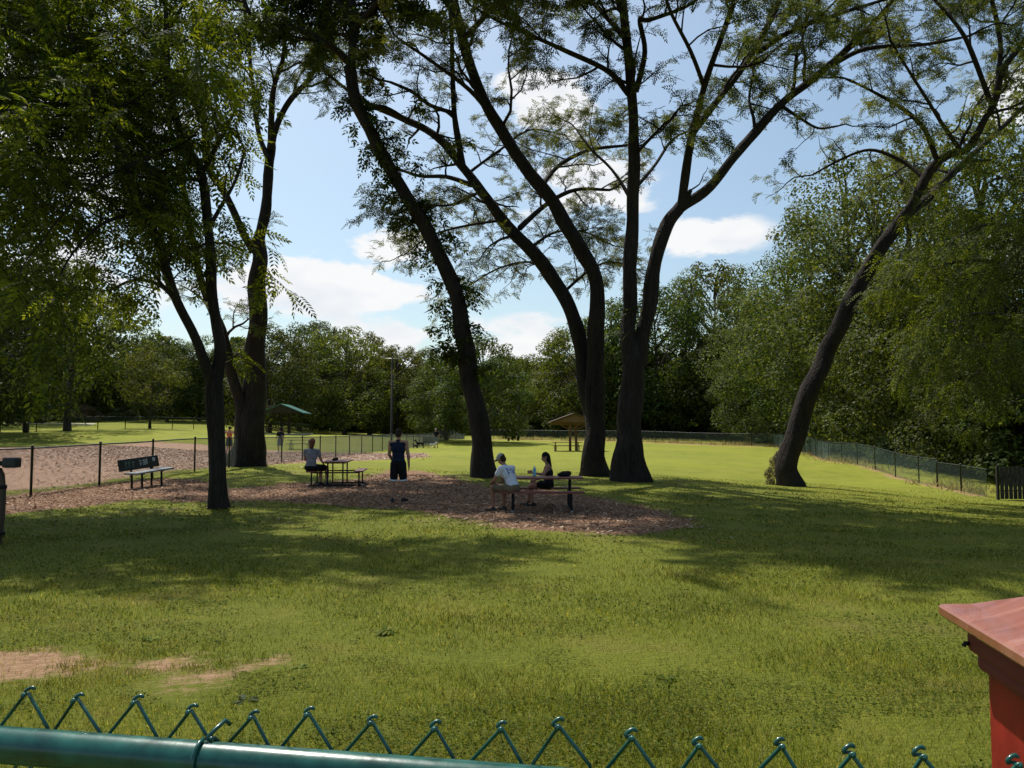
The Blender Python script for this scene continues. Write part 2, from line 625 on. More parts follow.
def build_ground():
    xs = axis(-900, 900, -24, 24, .22)
    ys = axis(-60, 1500, 2.5, 32, .16, 1.05)
    X, Y = np.meshgrid(xs, ys)
    Z = ground_np(X, Y)
    Z = Z + .012 * np.sin(X * 1.7 + np.cos(Y * 1.3)) * np.cos(Y * 1.9 + X * .6)
    V = np.stack([X, Y, Z], -1).reshape(-1, 3)
    nx, ny = len(xs), len(ys)
    idx = np.arange(nx * ny).reshape(ny, nx)
    q = np.stack([idx[:-1, :-1], idx[:-1, 1:], idx[1:, 1:], idx[1:, :-1]], -1).reshape(-1, 4)
    me = bpy.data.meshes.new('ground')
    me.vertices.add(len(V))
    me.vertices.foreach_set('co', V.astype(np.float32).reshape(-1))
    me.loops.add(q.size)
    me.loops.foreach_set('vertex_index', q.astype(np.int32).reshape(-1))
    me.polygons.add(len(q))
    me.polygons.foreach_set('loop_start', np.arange(0, q.size, 4, dtype=np.int32))
    me.polygons.foreach_set('loop_total', np.full(len(q), 4, dtype=np.int32))
    me.update(calc_edges=True)
    mul, dirt, dry = masks(X, Y)
    a = me.color_attributes.new('cover', 'FLOAT_COLOR', 'POINT')
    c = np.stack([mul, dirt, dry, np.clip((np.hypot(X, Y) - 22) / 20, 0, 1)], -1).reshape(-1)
    a.data.foreach_set('color', c.astype(np.float32))
    a2 = me.color_attributes.new('field', 'FLOAT_COLOR', 'POINT')
    fmask = poly_mask(X, Y, POLY_FIELD, .7)
    a2.data.foreach_set('color', np.stack([fmask, fmask, fmask, np.ones_like(fmask)], -1).reshape(-1).astype(np.float32))
    m, nt, out = mat('lawn, wood chips and bare soil')
    p = geo_pos(nt)
    # mown lawn
    big = noise_n(nt, p, .12, 4, .6)
    mid = noise_n(nt, p, .9, 5, .65)
    fin = noise_n(nt, p, 75, 4, .75)
    g = ramp(nt, mid, [(.25, (.10, .125, .016)), (.5, (.165, .19, .024)), (.75, (.24, .235, .046))])
    g = mixc(nt, math_n(nt, 'MULTIPLY_ADD', big, 1.6, -.45, True), g, (.25, .265, .032))
    dead = noise_n(nt, p, .45, 6, .7)
    g = mixc(nt, math_n(nt, 'MULTIPLY_ADD', dead, 3.2, -1.75, True), g, (.24, .19, .075))
    gf = ramp(nt, fin, [(.25, (.45, .45, .45)), (.7, (1.3, 1.3, 1.3))])
    g = mixc(nt, .8, g, gf, 'MULTIPLY')
    # wood chips
    vo = nt.nodes.new('ShaderNodeTexVoronoi')
    vo.inputs['Scale'].default_value = 16
    L(nt, geo_pos(nt, (1, 1.8, 1)), vo.inputs['Vector'])
    chips = ramp(nt, vo.outputs['Color'], [(.1, (.08, .04, .022)), (.5, (.23, .125, .07)), (.9, (.42, .27, .165))])
    chips = mixc(nt, math_n(nt, 'MULTIPLY_ADD', noise_n(nt, p, .7, 4), 1.5, -.4, True), chips, (.27, .15, .088))
    fat = nt.nodes.new('ShaderNodeVertexColor')
    fat.layer_name = 'field'
    chips = mixc(nt, fat.outputs[0], chips, mixc(nt, .55, mixc(nt, 1.0, chips, (1.7, 1.75, 1.85), 'MULTIPLY'), (.46, .31, .22)))
    # soil
    soil = ramp(nt, noise_n(nt, p, 9, 6, .7), [(.25, (.24, .135, .07)), (.5, (.37, .225, .125)), (.75, (.5, .33, .19))])
    dry = ramp(nt, noise_n(nt, p, 3, 5, .7), [(.3, (.28, .19, .07)), (.7, (.4, .26, .13))])
    at_ = nt.nodes.new('ShaderNodeVertexColor')
    at_.layer_name = 'cover'
    sep = nt.nodes.new('ShaderNodeSeparateColor')
    L(nt, at_.outputs[0], sep.inputs[0])
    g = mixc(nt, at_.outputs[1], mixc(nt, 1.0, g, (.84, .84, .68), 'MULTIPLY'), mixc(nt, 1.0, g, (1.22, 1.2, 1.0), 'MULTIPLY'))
    edge = math_n(nt, 'ADD', math_n(nt, 'MULTIPLY', noise_n(nt, p, 1.1, 5, .65), 1.0), math_n(nt, 'MULTIPLY', noise_n(nt, p, 9, 4, .6), .35))

    def thr(ch, k):
        v = math_n(nt, 'ADD', math_n(nt, 'MULTIPLY', ch, 1.0), math_n(nt, 'SUBTRACT', edge, k))
        return math_n(nt, 'MULTIPLY', v, 4.0, None, True)
    fm = math_n(nt, 'MULTIPLY', math_n(nt, 'SUBTRACT', math_n(nt, 'ADD', sep.outputs[0], math_n(nt, 'MULTIPLY', math_n(nt, 'SUBTRACT', edge, .67), 1.5)), .45), 5.0, None, True)
    fd = math_n(nt, 'MULTIPLY', math_n(nt, 'SUBTRACT', math_n(nt, 'ADD', sep.outputs[1], math_n(nt, 'MULTIPLY', math_n(nt, 'SUBTRACT', edge, .67), 1.9)), .5), 3.2, None, True)
    fy = math_n(nt, 'MULTIPLY', math_n(nt, 'SUBTRACT', math_n(nt, 'ADD', sep.outputs[2], math_n(nt, 'MULTIPLY', math_n(nt, 'SUBTRACT', edge, .67), 1.2)), .45), 3.0, None, True)
    c = mixc(nt, fy, g, dry)
    c = mixc(nt, fd, c, soil)
    c = mixc(nt, fm, c, chips)
    hb = math_n(nt, 'ADD', math_n(nt, 'MULTIPLY', fin, .6), math_n(nt, 'MULTIPLY', vo.outputs['Distance'], .5))
    principled(nt, out, c, .9, 0, .15, bump(nt, hb, .8, .05))
    o = link('ground', me, m, None, True)
    tag(o, kind='structure')
    return o


build_ground()


def sheet_strip(name, pts, width, m, lift=.012, kind='structure'):
    """a strip laid on the ground along a list of points"""
    vs, fs = [], []
    P = []
    for a, b in zip(pts[:-1], pts[1:]):
        n = max(2, int((b - a).length / 1.5))
        P += [a.lerp(b, k / n) for k in range(n)]
    P.append(pts[-1])
    for i, p in enumerate(P):
        t = (P[min(i + 1, len(P) - 1)] - P[max(i - 1, 0)])
        t.z = 0
        t.normalize()
        nrm = Vector((-t.y, t.x, 0))
        for k in (-1, -.33, .33, 1):
            q = p + nrm * (k * width / 2)
            vs.append((q.x, q.y, gz(q.x, q.y) + lift))
    for i in range(len(P) - 1):
        for k in range(3):
            fs.append((i * 4 + k, i * 4 + k + 1, i * 4 + k + 5, i * 4 + k + 4))
    mb = MB()
    mb.add(vs, fs)
    return tag(mb.build(name, m, None, True), kind=kind)


def path_mat():
    m, nt, out = mat('pale concrete')
    n = noise_n(nt, geo_pos(nt), 1.5, 6, .7)
    principled(nt, out, ramp(nt, n, [(.3, (.42, .39, .34)), (.7, (.6, .57, .51))]), .85, 0, .2)
    return m


M['path'] = path_mat()
sheet_strip('path', [Vector((-115, 82, 0)), Vector((-66, 89, 0)), Vector((-50, 96, 0))], 5.0, M['path'], .05)


# ------------------------------------------------------------------ leaf templates: quads in a local frame, x along the leaf, z its normal
def leaflet(x, y, ang, l, w, droop=0.0, z=0.0):
    ca, sa = math.cos(ang), math.sin(ang)

    def P(u, v, h):
        return (x + u * ca - v * sa, y + u * sa + v * ca, z + h)
    return [P(0, 0, 0), P(l * .5, -w / 2, -droop * .35 + .003), P(l, 0, -droop), P(l * .5, w / 2, -droop * .35 + .003)]


def pinnate(n, length, ll, lw, droop):
    q = []
    for i in range(n):
        t = (i + .6) / n
        x = t * length
        z = -droop * t * t
        k = 1 - .45 * abs(t - .45)
        for s_ in (-1, 1):
            q.append(leaflet(x, 0, s_ * R(62 - 22 * t), ll * k, lw * k, ll * .3, z))
    q.append(leaflet(length, 0, 0, ll, lw, ll * .3, -droop))
    return q


def palm_clump(n, l, w, seed):
    r = random.Random(seed)
    q = []
    for i in range(n):
        a = -1.9 + 3.8 * i / (n - 1) + r.uniform(-.2, .2)
        q.append(leaflet(0, 0, a, l * r.uniform(.75, 1.1), w, l * r.uniform(.25, .6)))
    return q


def tuft(n, size, leaf, seed):
    """n leaves scattered about a twig end"""
    r = random.Random(seed)
    q = []
    for i in range(n):
        c = Vector((r.gauss(0, size * .5), r.gauss(0, size * .5), r.gauss(0, size * .4)))
        m_ = Matrix.Rotation(r.uniform(0, 6.28), 3, 'Z') @ Matrix.Rotation(r.gauss(0, .6), 3, 'X') @ Matrix.Rotation(r.gauss(0, .5), 3, 'Y')
        l = leaf * r.uniform(.7, 1.3)
        w = l * r.uniform(.5, .75)
        q.append([c + m_ @ Vector(p) for p in ((0, 0, 0), (l * .5, -w / 2, .1 * l), (l, 0, 0), (l * .5, w / 2, .1 * l))])
    return q


def T(q):
    return np.array([[tuple(p) for p in f] for f in q], dtype=float)


TPL = {}
TPL['locust'] = [T(pinnate(4, .22, .095, .040, .06) + [[(p[0] * .8 - .02, p[1] * .8 + .1 * (1 if s > 0 else -1), p[2] + .02) for p in f]
                    for s in (-1, 1) for f in pinnate(2, .14, .085, .036, .05)][:8])]
TPL['walnut'] = [T(pinnate(6, .46, .135, .052, .16)), T(pinnate(5, .4, .145, .056, .22)), T(pinnate(7, .5, .125, .05, .1))]
TPL['hickory'] = [T(pinnate(2, .22, .17, .075, .14)), T(palm_clump(4, .2, .085, 2)), T(pinnate(3, .3, .15, .065, .2))]
TPL['right'] = [T(pinnate(7, .55, .13, .04, .2)), T(pinnate(6, .48, .12, .04, .26))]


def place(tpls, pos, axis_, up, scale):
    """copies of the templates at the anchor points, with their x axis along axis_"""
    pos = np.asarray(pos, float)
    a = np.asarray(axis_, float)
    u = np.asarray(up, float)
    a = a / (np.linalg.norm(a, axis=1, keepdims=True) + 1e-9)
    b = np.cross(u, a)
    b = b / (np.linalg.norm(b, axis=1, keepdims=True) + 1e-9)
    c = np.cross(a, b)
    Rm = np.stack([a, b, c], -1)                 # columns
    sc = np.asarray(scale, float)
    out = []
    which = rng.integers(0, len(tpls), len(pos))
    for k, tp in enumerate(tpls):
        sel = which == k
        if not sel.any():
            continue
        q = np.einsum('nij,qvj->nqvi', Rm[sel], tp) * sc[sel][:, None, None, None] + pos[sel][:, None, None, :]
        out.append(q.reshape(-1, 4, 3))
    return np.concatenate(out, 0)


# ------------------------------------------------------------------ tree growing
def catmull(P, n):
    P = [Vector(p) for p in P]
    Q = [P[0] * 2 - P[1]] + P + [P[-1] * 2 - P[-2]]
    out = []
    for i in range(len(P) - 1):
        a, b, c, d = Q[i:i + 4]
        for k in range(n):
            t = k / n
            out.append(.5 * ((2 * b) + (c - a) * t + (2 * a - 5 * b + 4 * c - d) * t * t + (-a + 3 * b - 3 * c + d) * t ** 3))
    out.append(P[-1].copy())
    return out


class Tree:
    def __init__(s, seed, kind, levels=3, dens=(1.1, 2.0, 3.2), ratio=.5, flat=.7, up=.06, wig=.16, leaf_step=.2, leaf_scale=1.0, droop=.25):
        s.rnd = random.Random(seed)
        s.seed = seed
        s.girth = .9 if seed in (11, 17) else 1.0
        s.kind = kind
        s.levels = levels
        s.dens = dens
        s.ratio = ratio
        s.flat = flat
        s.up = up
        s.wig = wig
        s.leaf_step = leaf_step
        s.leaf_scale = leaf_scale
        s.droop = droop
        s.trunk = MB()
        s.twigs = MB()
        s.pos, s.dir = [], []

    def trunk_tube(s, pts, radii, sides=12, flare=0.0, lobes=5, phase=0.0, rough=.12, flare_h=.9):
        """limb with an uneven skin; flare spreads its foot into root lobes"""
        n = len(pts)
        o = len(s.trunk.v)
        z0 = pts[0].z
        a = Vector((1, 0, 0))
        for i in range(n):
            t = pts[min(i + 1, n - 1)] - pts[max(i - 1, 0)]
            t.normalize()
            a = (a - t * a.dot(t)).normalized()
            b = t.cross(a)
            r = radii[i]
            h = max(0, pts[i].z - z0 - .3)
            fl = flare * math.exp(-h / (flare_h * .45))
            for k in range(sides):
                th = 2 * math.pi * k / sides
                ro = rough * mnoise.noise(Vector((math.cos(th) * 1.3 + pts[i].x, math.sin(th) * 1.3, pts[i].z * .9 + phase)))
                lb = 1 + fl * (.75 + .6 * math.cos(lobes * th + phase + .6 * math.sin(2 * th)))
                q = pts[i] + (a * math.cos(th) + b * math.sin(th)) * (r * lb * (1 + 2 * ro))
                s.trunk.v.append((q.x, q.y, q.z))
        for i in range(n - 1):
            for k in range(sides):
                k2 = (k + 1) % sides
                s.trunk.f.append((o + i * sides + k, o + i * sides + k2, o + (i + 1) * sides + k2, o + (i + 1) * sides + k))
        s.trunk.f.append(tuple(o + (n - 1) * sides + k for k in range(sides)))

    def limb(s, spec, Y, t0=.3, child_len=3.0, dens=None, flare=0.0, sides=12, end=True, sub=5, drop=None, flare_h=.9):
        """spec: (px, py, width px, depth offset) rows of the photograph; t0: where along it branching starts"""
        P, W = [], []
        for row in spec:
            px, py, w = row[:3]
            d = row[3] if len(row) > 3 else 0.0
            P.append(at(px, py, Y + d))
            W.append(w * .43 * s.girth * (Y + d) / F)
        if drop:
            P.insert(0, P[0] + Vector((0, 0, -drop)))
            W.insert(0, W[0])
        pts = catmull(P, sub)
        rad = []
        for i in range(len(W) - 1):
            rad += [W[i] + (W[i + 1] - W[i]) * k / sub for k in range(sub)]
        rad.append(W[-1])
        for i in range(1, len(pts) - 1):
            j = rad[i] * .2
            w_ = pts[i].z * .8 + s.seed * 3.7
            pts[i] = pts[i] + Vector((mnoise.noise(Vector((w_, 1.3, 0))), mnoise.noise(Vector((w_, 7.7, 0))), 0)) * j * 2
        s.trunk_tube(pts, rad, sides, flare, 5, s.rnd.uniform(0, 6), flare_h=flare_h)
        s.branch_along(pts, rad, t0, child_len, dens or s.dens[0], end)
        return pts, rad

    def branch_along(s, pts, rad, t0, child_len, dens, end=True):
        n = len(pts)
        tot = sum((pts[i + 1] - pts[i]).length for i in range(n - 1))
        k = max(1, int(tot * (1 - t0) * dens))
        for i in range(k):
            t = t0 + (1 - t0) * (i + s.rnd.random()) / k
            x = t * (n - 1)
            j = min(int(x), n - 2)
            p = pts[j].lerp(pts[j + 1], x - j)
            d = (pts[j + 1] - pts[j]).normalized()
            r = rad[j] + (rad[j + 1] - rad[j]) * (x - j)
            c = s.side_dir(d, 35, 75)
            s.grow(p, c, child_len * s.rnd.uniform(.55, 1.15), min(r * .55, .07), 1)
        if end:
            s.grow(pts[-1], (pts[-1] - pts[-2]).normalized(), child_len * .9, rad[-1], 1)

    def side_dir(s, d, lo, hi):
        a = d.orthogonal().normalized()
        a = Quaternion(d, s.rnd.uniform(0, 6.283)) @ a
        ang = R(s.rnd.uniform(lo, hi))
        c = d * math.cos(ang) + a * math.sin(ang)
        c.z = c.z * s.flat + .08
        return c.normalized()

    def grow(s, p, d, ln, r, lv):
        n = 6 if lv == 1 else (4 if lv == 2 else 3)
        pts = [p.copy()]
        rad = [r]
        d = d.copy()
        st = ln / n
        for i in range(n):
            d = d + Vector((s.rnd.gauss(0, s.wig), s.rnd.gauss(0, s.wig), s.rnd.gauss(0, s.wig) + s.up - (s.droop * .3 if lv >= s.levels else 0)))
            d.normalize()
            pts.append(pts[-1] + d * st)
            rad.append(max(r * (1 - .75 * (i + 1) / n), .0035))
        s.twigs.tube(pts, rad, 5 if lv == 1 else (4 if lv == 2 else 3), False)
        if lv < s.levels:
            k = max(2, int(ln * s.dens[lv] + s.rnd.random()))
            for i in range(k):
                t = .15 + .85 * (i + s.rnd.random()) / k
                x = t * n
                j = min(int(x), n - 1)
                q = pts[j].lerp(pts[j + 1], x - j)
                dd = (pts[j + 1] - pts[j]).normalized()
                s.grow(q, s.side_dir(dd, 30, 65), ln * s.ratio * s.rnd.uniform(.6, 1.2), max(rad[j] * .6, .005), lv + 1)
        if lv >= s.levels - 1:
            m = max(2, int(ln / s.leaf_step * (1 if lv >= s.levels else .55)))
            for i in range(m):
                t = .15 + .85 * (i + s.rnd.random()) / m
                x = min(t, 1) * n
                j = min(int(x), n - 1)
                q = pts[j].lerp(pts[j + 1], min(x - j, 1))
                s.pos.append(q[:])
                dd = (pts[j + 1] - pts[j]).normalized() * .5 + Vector((s.rnd.gauss(0, .6), s.rnd.gauss(0, .6), s.rnd.gauss(0, .25) - s.droop))
                s.dir.append(dd[:])

    def finish(s, name, label, loc, leafm, barkm, tpl, group=None, cat='tree', zmin=0.0):
        k_ = [i for i, q in enumerate(s.pos) if q[2] > zmin]
        s.pos, s.dir = [s.pos[i] for i in k_], [s.dir[i] for i in k_]
        t = empty(name, loc, 0, label, cat, group)
        off = Vector(loc)

        def shift(mb):
            mb.v = [(x - off.x, y - off.y, z - off.z) for x, y, z in mb.v]
        shift(s.trunk)
        shift(s.twigs)
        s.trunk.build('trunk', barkm, t, True)
        if s.twigs.v:
            s.twigs.build('branches', barkm, t, True)
        if s.pos:
            pos = np.array(s.pos) - np.array(off)
            d = np.array(s.dir)
            up = np.array([0, 0, 1.0]) + rng.normal(0, .35, d.shape)
            sc = s.leaf_scale * rng.uniform(.7, 1.25, len(pos))
            V = place(TPL[tpl], pos, d, up, sc)
            quad_mesh('crown', V, leafm, t)
        print(name, 'twig faces', len(s.twigs.f), 'sprays', len(s.pos))
        return t


def build_near_trees():
    # T1: slim dark tree left of the bench, forked low
    Y = 17.6
    t = Tree(11, 'walnut', 3, (1.5, 2.2, 3.4), .5, .8, .02, .2, .125, 1.0, .35)
    base = at(217, 507, Y)
    t.limb([(218, 507, 25), (217, 480, 21), (215, 440, 20), (213, 400, 21), (214, 378, 19), (216, 364, 6)], Y, 1, 1, .0001, .22, 14, False, 5, .3, .5)
    t.limb([(215, 385, 17), (219, 350, 15, .1), (215, 318, 13, .2), (210, 260, 12.5, .3), (203, 176, 12, .3), (184, 145, 11, .2), (168, 82, 9, 0),
            (166, 12, 6, .2), (160, -30, 4, .5)], Y, .46, 2.5, 2.2)
    t.limb([(212, 385, 15), (195, 338, 12.5, -.4), (178, 302, 11, -.8), (160, 250, 10, -1.2), (137, 191, 8, -1.8), (110, 130, 6, -2.0), (80, 60, 4.5, -2.2)], Y, .36, 2.6, 2.2)
    t.limb([(168, 108, 7), (145, 92, 5, .4), (121, 80, 4.5, .8), (80, 66, 3, 1.6), (30, 50, 2.2, 2.4)], Y, .15, 2.6, 1.7)
    t.limb([(203, 172, 6), (225, 130, 5, -.6), (238, 105, 3, -.6)], Y, .2, 1.4, 1.5)
    t.limb([(190, 150, 6), (170, 150, 5, -1.2), (130, 165, 4, -2.6), (85, 190, 3, -3.6), (50, 230, 2, -4)], Y, .2, 2.4, 1.7)
    t.limb([(166, 40, 6), (180, 10, 4.5, .6), (192, -20, 3.5, 1.2)], Y, .2, 1.8, 1.6)
    t.limb([(178, 302, 6, -.8), (160, 285, 5, -.2), (135, 280, 4, .6), (110, 290, 3, 1.2)], Y, .15, 1.8, 2.2)
    t.limb([(150, 225, 6, -1.4), (130, 215, 5, -2.2), (100, 225, 4, -3.0), (75, 250, 3, -3.4)], Y, .15, 2.0, 2.2)
    t.limb([(208, 230, 6, .3), (222, 205, 5, .8), (236, 180, 4, 1.4), (245, 150, 3, 1.8)], Y, .2, 1.3, 1.8)
    t.limb([(172, 290, 5, -.8), (160, 262, 4, -1.2), (158, 235, 3, -1.4)], Y, .1, 1.6, 2.4)
    t.limb([(164, 0, 5.5, .3), (182, -55, 5, .2), (225, -105, 4, .4), (275, -150, 3, .8)], Y, .25, 2.6, 2.6)
    t.limb([(168, 60, 6), (130, 20, 4.5, 1), (90, -10, 3.5, 2), (40, -30, 2.5, 3)], Y, .15, 2.6, 2.0)
    t.finish('shade_tree', 'slender forked tree with dense dark leaves, standing in the grass right of the park bench', base, M['leaf_walnut'], M['bark'], 'walnut')

    # the tree beyond the left edge of the picture; its boughs hang in from the left
    Y = 17.0
    t = Tree(12, 'walnut', 3, (1.5, 2.0, 3.2), .5, .8, .0, .2, .15, 1.05, .3)
    bx = -14.2
    b = Vector((bx, Y, gz(bx, Y)))
    P = catmull([b + Vector((0, 0, -.3)), b + Vector((0, 0, 2)), b + Vector((.2, 0, 4.5)), b + Vector((.1, 0, 8)), b + Vector((.4, .3, 12))], 5)
    rr = [.36 - .26 * i / (len(P) - 1) for i in range(len(P))]
    t.trunk_tube(P, rr, 12, .5, flare_h=.6)
    for (z, dx, dy, dz) in ((6.2, 3.2, -1.0, 1.2), (6.5, 4.2, .6, .7), (6.9, 3.0, -2.0, 1.2), (7.2, 4.6, .2, 1.2), (8.2, 3.6, 2.2, 1.4), (9.2, 4.6, -.4, 1.0), (10.4, 3.4, .4, 1.0), (6.2, 5.6, -.4, .7), (6.8, 5.8, .8, .9), (7.6, 5.6, -1.0, .8), (8.6, 5.8, 1.0, 1.0),
                            (7.0, -3, -1, 1.5), (9, -3, 1.5, 2), (11.0, 3.2, .5, 1.4), (11.4, -.5, 1.5, 1.5)):
        p0 = b + Vector((.2, 0, z))
        pts = catmull([p0, p0 + Vector((dx * .4, dy * .4, dz * .8)), p0 + Vector((dx * .75, dy * .75, dz)), p0 + Vector((dx, dy, dz * .8))], 4)
        rad = [.09 - .065 * i / (len(pts) - 1) for i in range(len(pts))]
        t.trunk_tube(pts, rad, 7)
        t.branch_along(pts, rad, .2, 2.3, 1.9)
    t.finish('shade_tree', 'dark leafy tree just past the left edge, its boughs hanging over the post and fence', b, M['leaf_walnut'], M['bark'], 'walnut', zmin=4.3)

    # T2: stout double tree behind the first
    Y = 34.0
    t = Tree(13, 'locust', 3, (.9, 2.0, 3.4), .5, .75, .05, .25, .12, 1.15, .2)
    base = at(248, 467, Y)
    t.limb([(248, 467, 37), (250, 440, 33), (254, 400, 28), (256, 350, 23), (257, 300, 20), (259, 262, 18), (259, 243, 17), (263, 226, 4)], Y, 1, 1, .0001, .45, 16, False, 5, .35, 1.6)
    t.limb([(254, 252, 11), (241, 228, 9.5, -.3), (223, 190, 8.5, -.7), (207, 165, 8, -1), (203, 110, 7, -1.4), (196, 40, 5.5, -2), (190, -40, 4, -2.6)], Y, .35, 4.0, .8)
    t.limb([(259, 246, 14), (266, 205, 12, .2), (269, 160, 11, .4), (271, 145, 10, .4), (272, 132, 4, .4)], Y, 1, 1, .0001, 0, 12, False)
    t.limb([(270, 150, 8), (279, 120, 7.5, .6), (292, 98, 7, .9), (311, 76, 6, 1.3), (330, 40, 4.5, 2), (352, -30, 3.4, 3)], Y, .25, 3.4, .9)
    t.limb([(271, 150, 8), (272, 105, 7, -.6), (276, 80, 6, -1), (284, 50, 5, -1.4), (288, -30, 4, -2)], Y, .3, 3.2, .9)
    t.limb([(268, 160, 6), (258, 130, 5.5, 1), (254, 95, 5, 1.8), (249, 50, 4.5, 2.4), (242, -20, 3.4, 3)], Y, .2, 3.2, .9)
    t.limb([(243, 464, 18, -.3), (243, 430, 16, -.3), (241, 404, 14, -.3), (231, 373, 12, -.5), (224, 338, 11, -.8), (207, 298, 9.5, -1.2), (196, 260, 8, -1.5), (186, 200, 6.5, -1.8), (170, 130, 5, -2.4)], Y, .5, 3.0, .9, .5, 12, True, 5, .3, 1.2)
    t.finish('locust_tree', 'stout tall tree with a flared foot, right behind the slender forked tree', base, M['leaf_locust'], M['bark'], 'locust')

    # T3: leaning dark trunk with leafy shoots up its stem
    Y = 28.5
    t = Tree(14, 'hickory', 3, (1.5, 2.4, 3.8), .5, .8, .0, .2, .085, 1.12, .4)
    base = at(485, 476, Y)
    pts, rad = t.limb([(485, 476, 27), (482, 450, 24), (475, 410, 22), (465, 350, 20), (455, 292, 18), (430, 235, 17), (412, 206, 16), (390, 168, 15), (359, 109, 14), (349, 66, 13)],
                      Y, 1, 1, .0001, .35, 14, False, 6, .3, 1.0)
    t.limb([(349, 70, 11), (353, 40, 10, .3), (352, 0, 8.5, .6), (358, -80, 6, 1.2), (370, -170, 4, 2)], Y, .15, 3.0, 2.0)
    t.limb([(350, 64, 9), (336, 50, 8, -.4), (323, 42, 8, -.7), (302, 31, 7.5, -1), (281, 25, 7, -1.3), (262, 21, 6, -1.6), (247, 8, 5, -1.8), (235, -40, 4, -2)], Y, .2, 2.4, 1.4)
    t.limb([(365, 108, 8), (385, 108, 6, .5), (410, 122, 5, 1), (430, 132, 4, 1.4)], Y, .3, 1.4, .9)
    t.limb([(352, 30, 6), (375, 5, 5, -1), (400, -30, 4, -2), (430, -70, 3, -3)], Y, .2, 2.8, 1.8)
    t.limb([(352, 20, 6), (330, -10, 5, 1.2), (305, -60, 4, 2.4), (280, -110, 3, 3.4)], Y, .2, 2.8, 1.8)
    # short leafy shoots along the stem
    n = len(pts)
    for i in range(64):
        x = t.rnd.uniform(.36, .92) * (n - 1)
        j = min(int(x), n - 2)
        p = pts[j].lerp(pts[j + 1], x - j)
        d = Vector((t.rnd.choice((-1, 1)) * t.rnd.uniform(.5, 1), t.rnd.uniform(-.8, .8), t.rnd.uniform(-.1, .35))).normalized()
        t.grow(p, d, t.rnd.uniform(.45, 1.1), .014, 2)
    t.finish('leaning_tree', 'dark trunk leaning left with leafy shoots up its stem, behind the man in the cap', base, M['leaf_hickory'], M['bark'], 'hickory')

    # T4: two stems, both sweeping up to the left
    Y = 30.0
    t = Tree(15, 'locust', 3, (.85, 2.0, 3.4), .5, .7, .04, .25, .12, 1.15, .2)
    base = at(594, 474, Y)
    t.limb([(594, 474, 27), (595, 440, 24), (595, 400, 22), (596, 340, 20), (597, 289, 17.5), (581, 250, 17), (558, 211, 16), (523, 164, 14.5), (487, 105, 13), (468, 59, 12), (454, 0, 10.5),
            (448, -60, 8), (440, -150, 5)], Y, .66, 4.0, .9, .3, 14, True, 5, .3, 1.0)
    t.limb([(594, 455, 14, .2), (590, 415, 17, .35), (582, 360, 17, .5), (576, 325, 17, .6), (562, 293, 17, .7), (534, 254, 16, .9), (495, 211, 13, 1.2), (464, 168, 11, 1.6), (437, 137, 9.5, 2), (409, 121, 8, 2.4), (366, 103, 5, 3), (335, 80, 3.5, 3.6)],
           Y, .45, 2.6, .8)
    t.limb([(463, 168, 8, 1.6), (455, 117, 7, 1.8), (452, 62, 5.5, 2), (450, 10, 4.5, 2.3), (440, -60, 3, 2.6)], Y, .2, 2.4, .9)
    t.limb([(472, 185, 6, 1.5), (447, 177, 5, 2), (420, 176, 4, 2.4), (396, 168, 3, 2.8)], Y, .2, 1.8, 1.0)
    t.limb([(453, 113, 5, 1.8), (430, 105, 4.5, 1.2), (412, 92, 4, .6), (390, 82, 3, 0)], Y, .2, 1.8, 1.0)
    t.limb([(540, 188, 6), (560, 165, 5, 1.4), (590, 150, 4, 2.6), (630, 145, 3, 3.6)], Y, .15, 2.6, 1.1)
    t.limb([(520, 228, 7, 1), (545, 205, 5.5, 2), (575, 190, 4.5, 3), (610, 190, 3, 4)], Y, .2, 2.4, 1.1)
    t.limb([(462, 40, 7), (490, 10, 6, -1.6), (520, -30, 5, -3.2), (545, -80, 3.5, -4.5)], Y, .2, 3.0, 1.1)
    t.limb([(458, 20, 7), (430, -20, 6, 1.6), (400, -60, 5, 3), (370, -110, 3.5, 4)], Y, .2, 3.0, 1.0)
    t.limb([(495, 120, 6), (470, 90, 5, -1.5), (430, 60, 4, -3), (400, 40, 3, -4)], Y, .25, 2.4, 1.0)
    t.limb([(545, 268, 3.6, .9), (525, 262, 2.8, 2), (495, 270, 2.1, 3.2), (462, 290, 1.5, 4.2)], Y, .08, 1.7, 3.8)
    t.limb([(530, 248, 4, 1), (556, 232, 2.8, 2.4), (585, 232, 2.1, 4), (612, 245, 1.5, 5.2)], Y, .08, 1.8, 3.8)
    t.limb([(505, 220, 3.6, 1.2), (470, 225, 2.8, 2.4), (432, 235, 2.1, 3.6), (404, 255, 1.5, 4.4)], Y, .08, 1.8, 3.8)
    t.limb([(480, 192, 3.6, 1.4), (450, 205, 2.8, .4), (420, 205, 2.1, -.6), (395, 215, 1.5, -1.2)], Y, .08, 1.6, 3.8)
    t.limb([(470, 172, 3.6, 1.6), (500, 150, 2.8, 2.6), (530, 130, 2.1, 3.8), (565, 135, 1.5, 5)], Y, .08, 1.9, 3.8)
    t.limb([(566, 290, 3.6, .8), (590, 270, 2.8, 2.2), (612, 262, 2.1, 3.6), (640, 270, 1.5, 4.8)], Y, .08, 1.7, 3.8)
    t.finish('locust_tree', 'twin stemmed tree sweeping up to the left, standing beside the widest trunk in the middle', base, M['leaf_locust'], M['bark'], 'locust')

    # T5: the widest trunk, opening into a fan of limbs
    Y = 27.0
    t = Tree(16, 'locust', 3, (.8, 1.9, 3.3), .52, .7, .04, .25, .11, 1.2, .2)
    base = at(629, 480, Y)
    t.limb([(629, 480, 38), (629, 455, 33), (630, 420, 30), (632, 385, 28), (634, 360, 25), (637, 335, 8)], Y, 1, 1, .0001, .3, 16, False, 5, .35, 1.4)
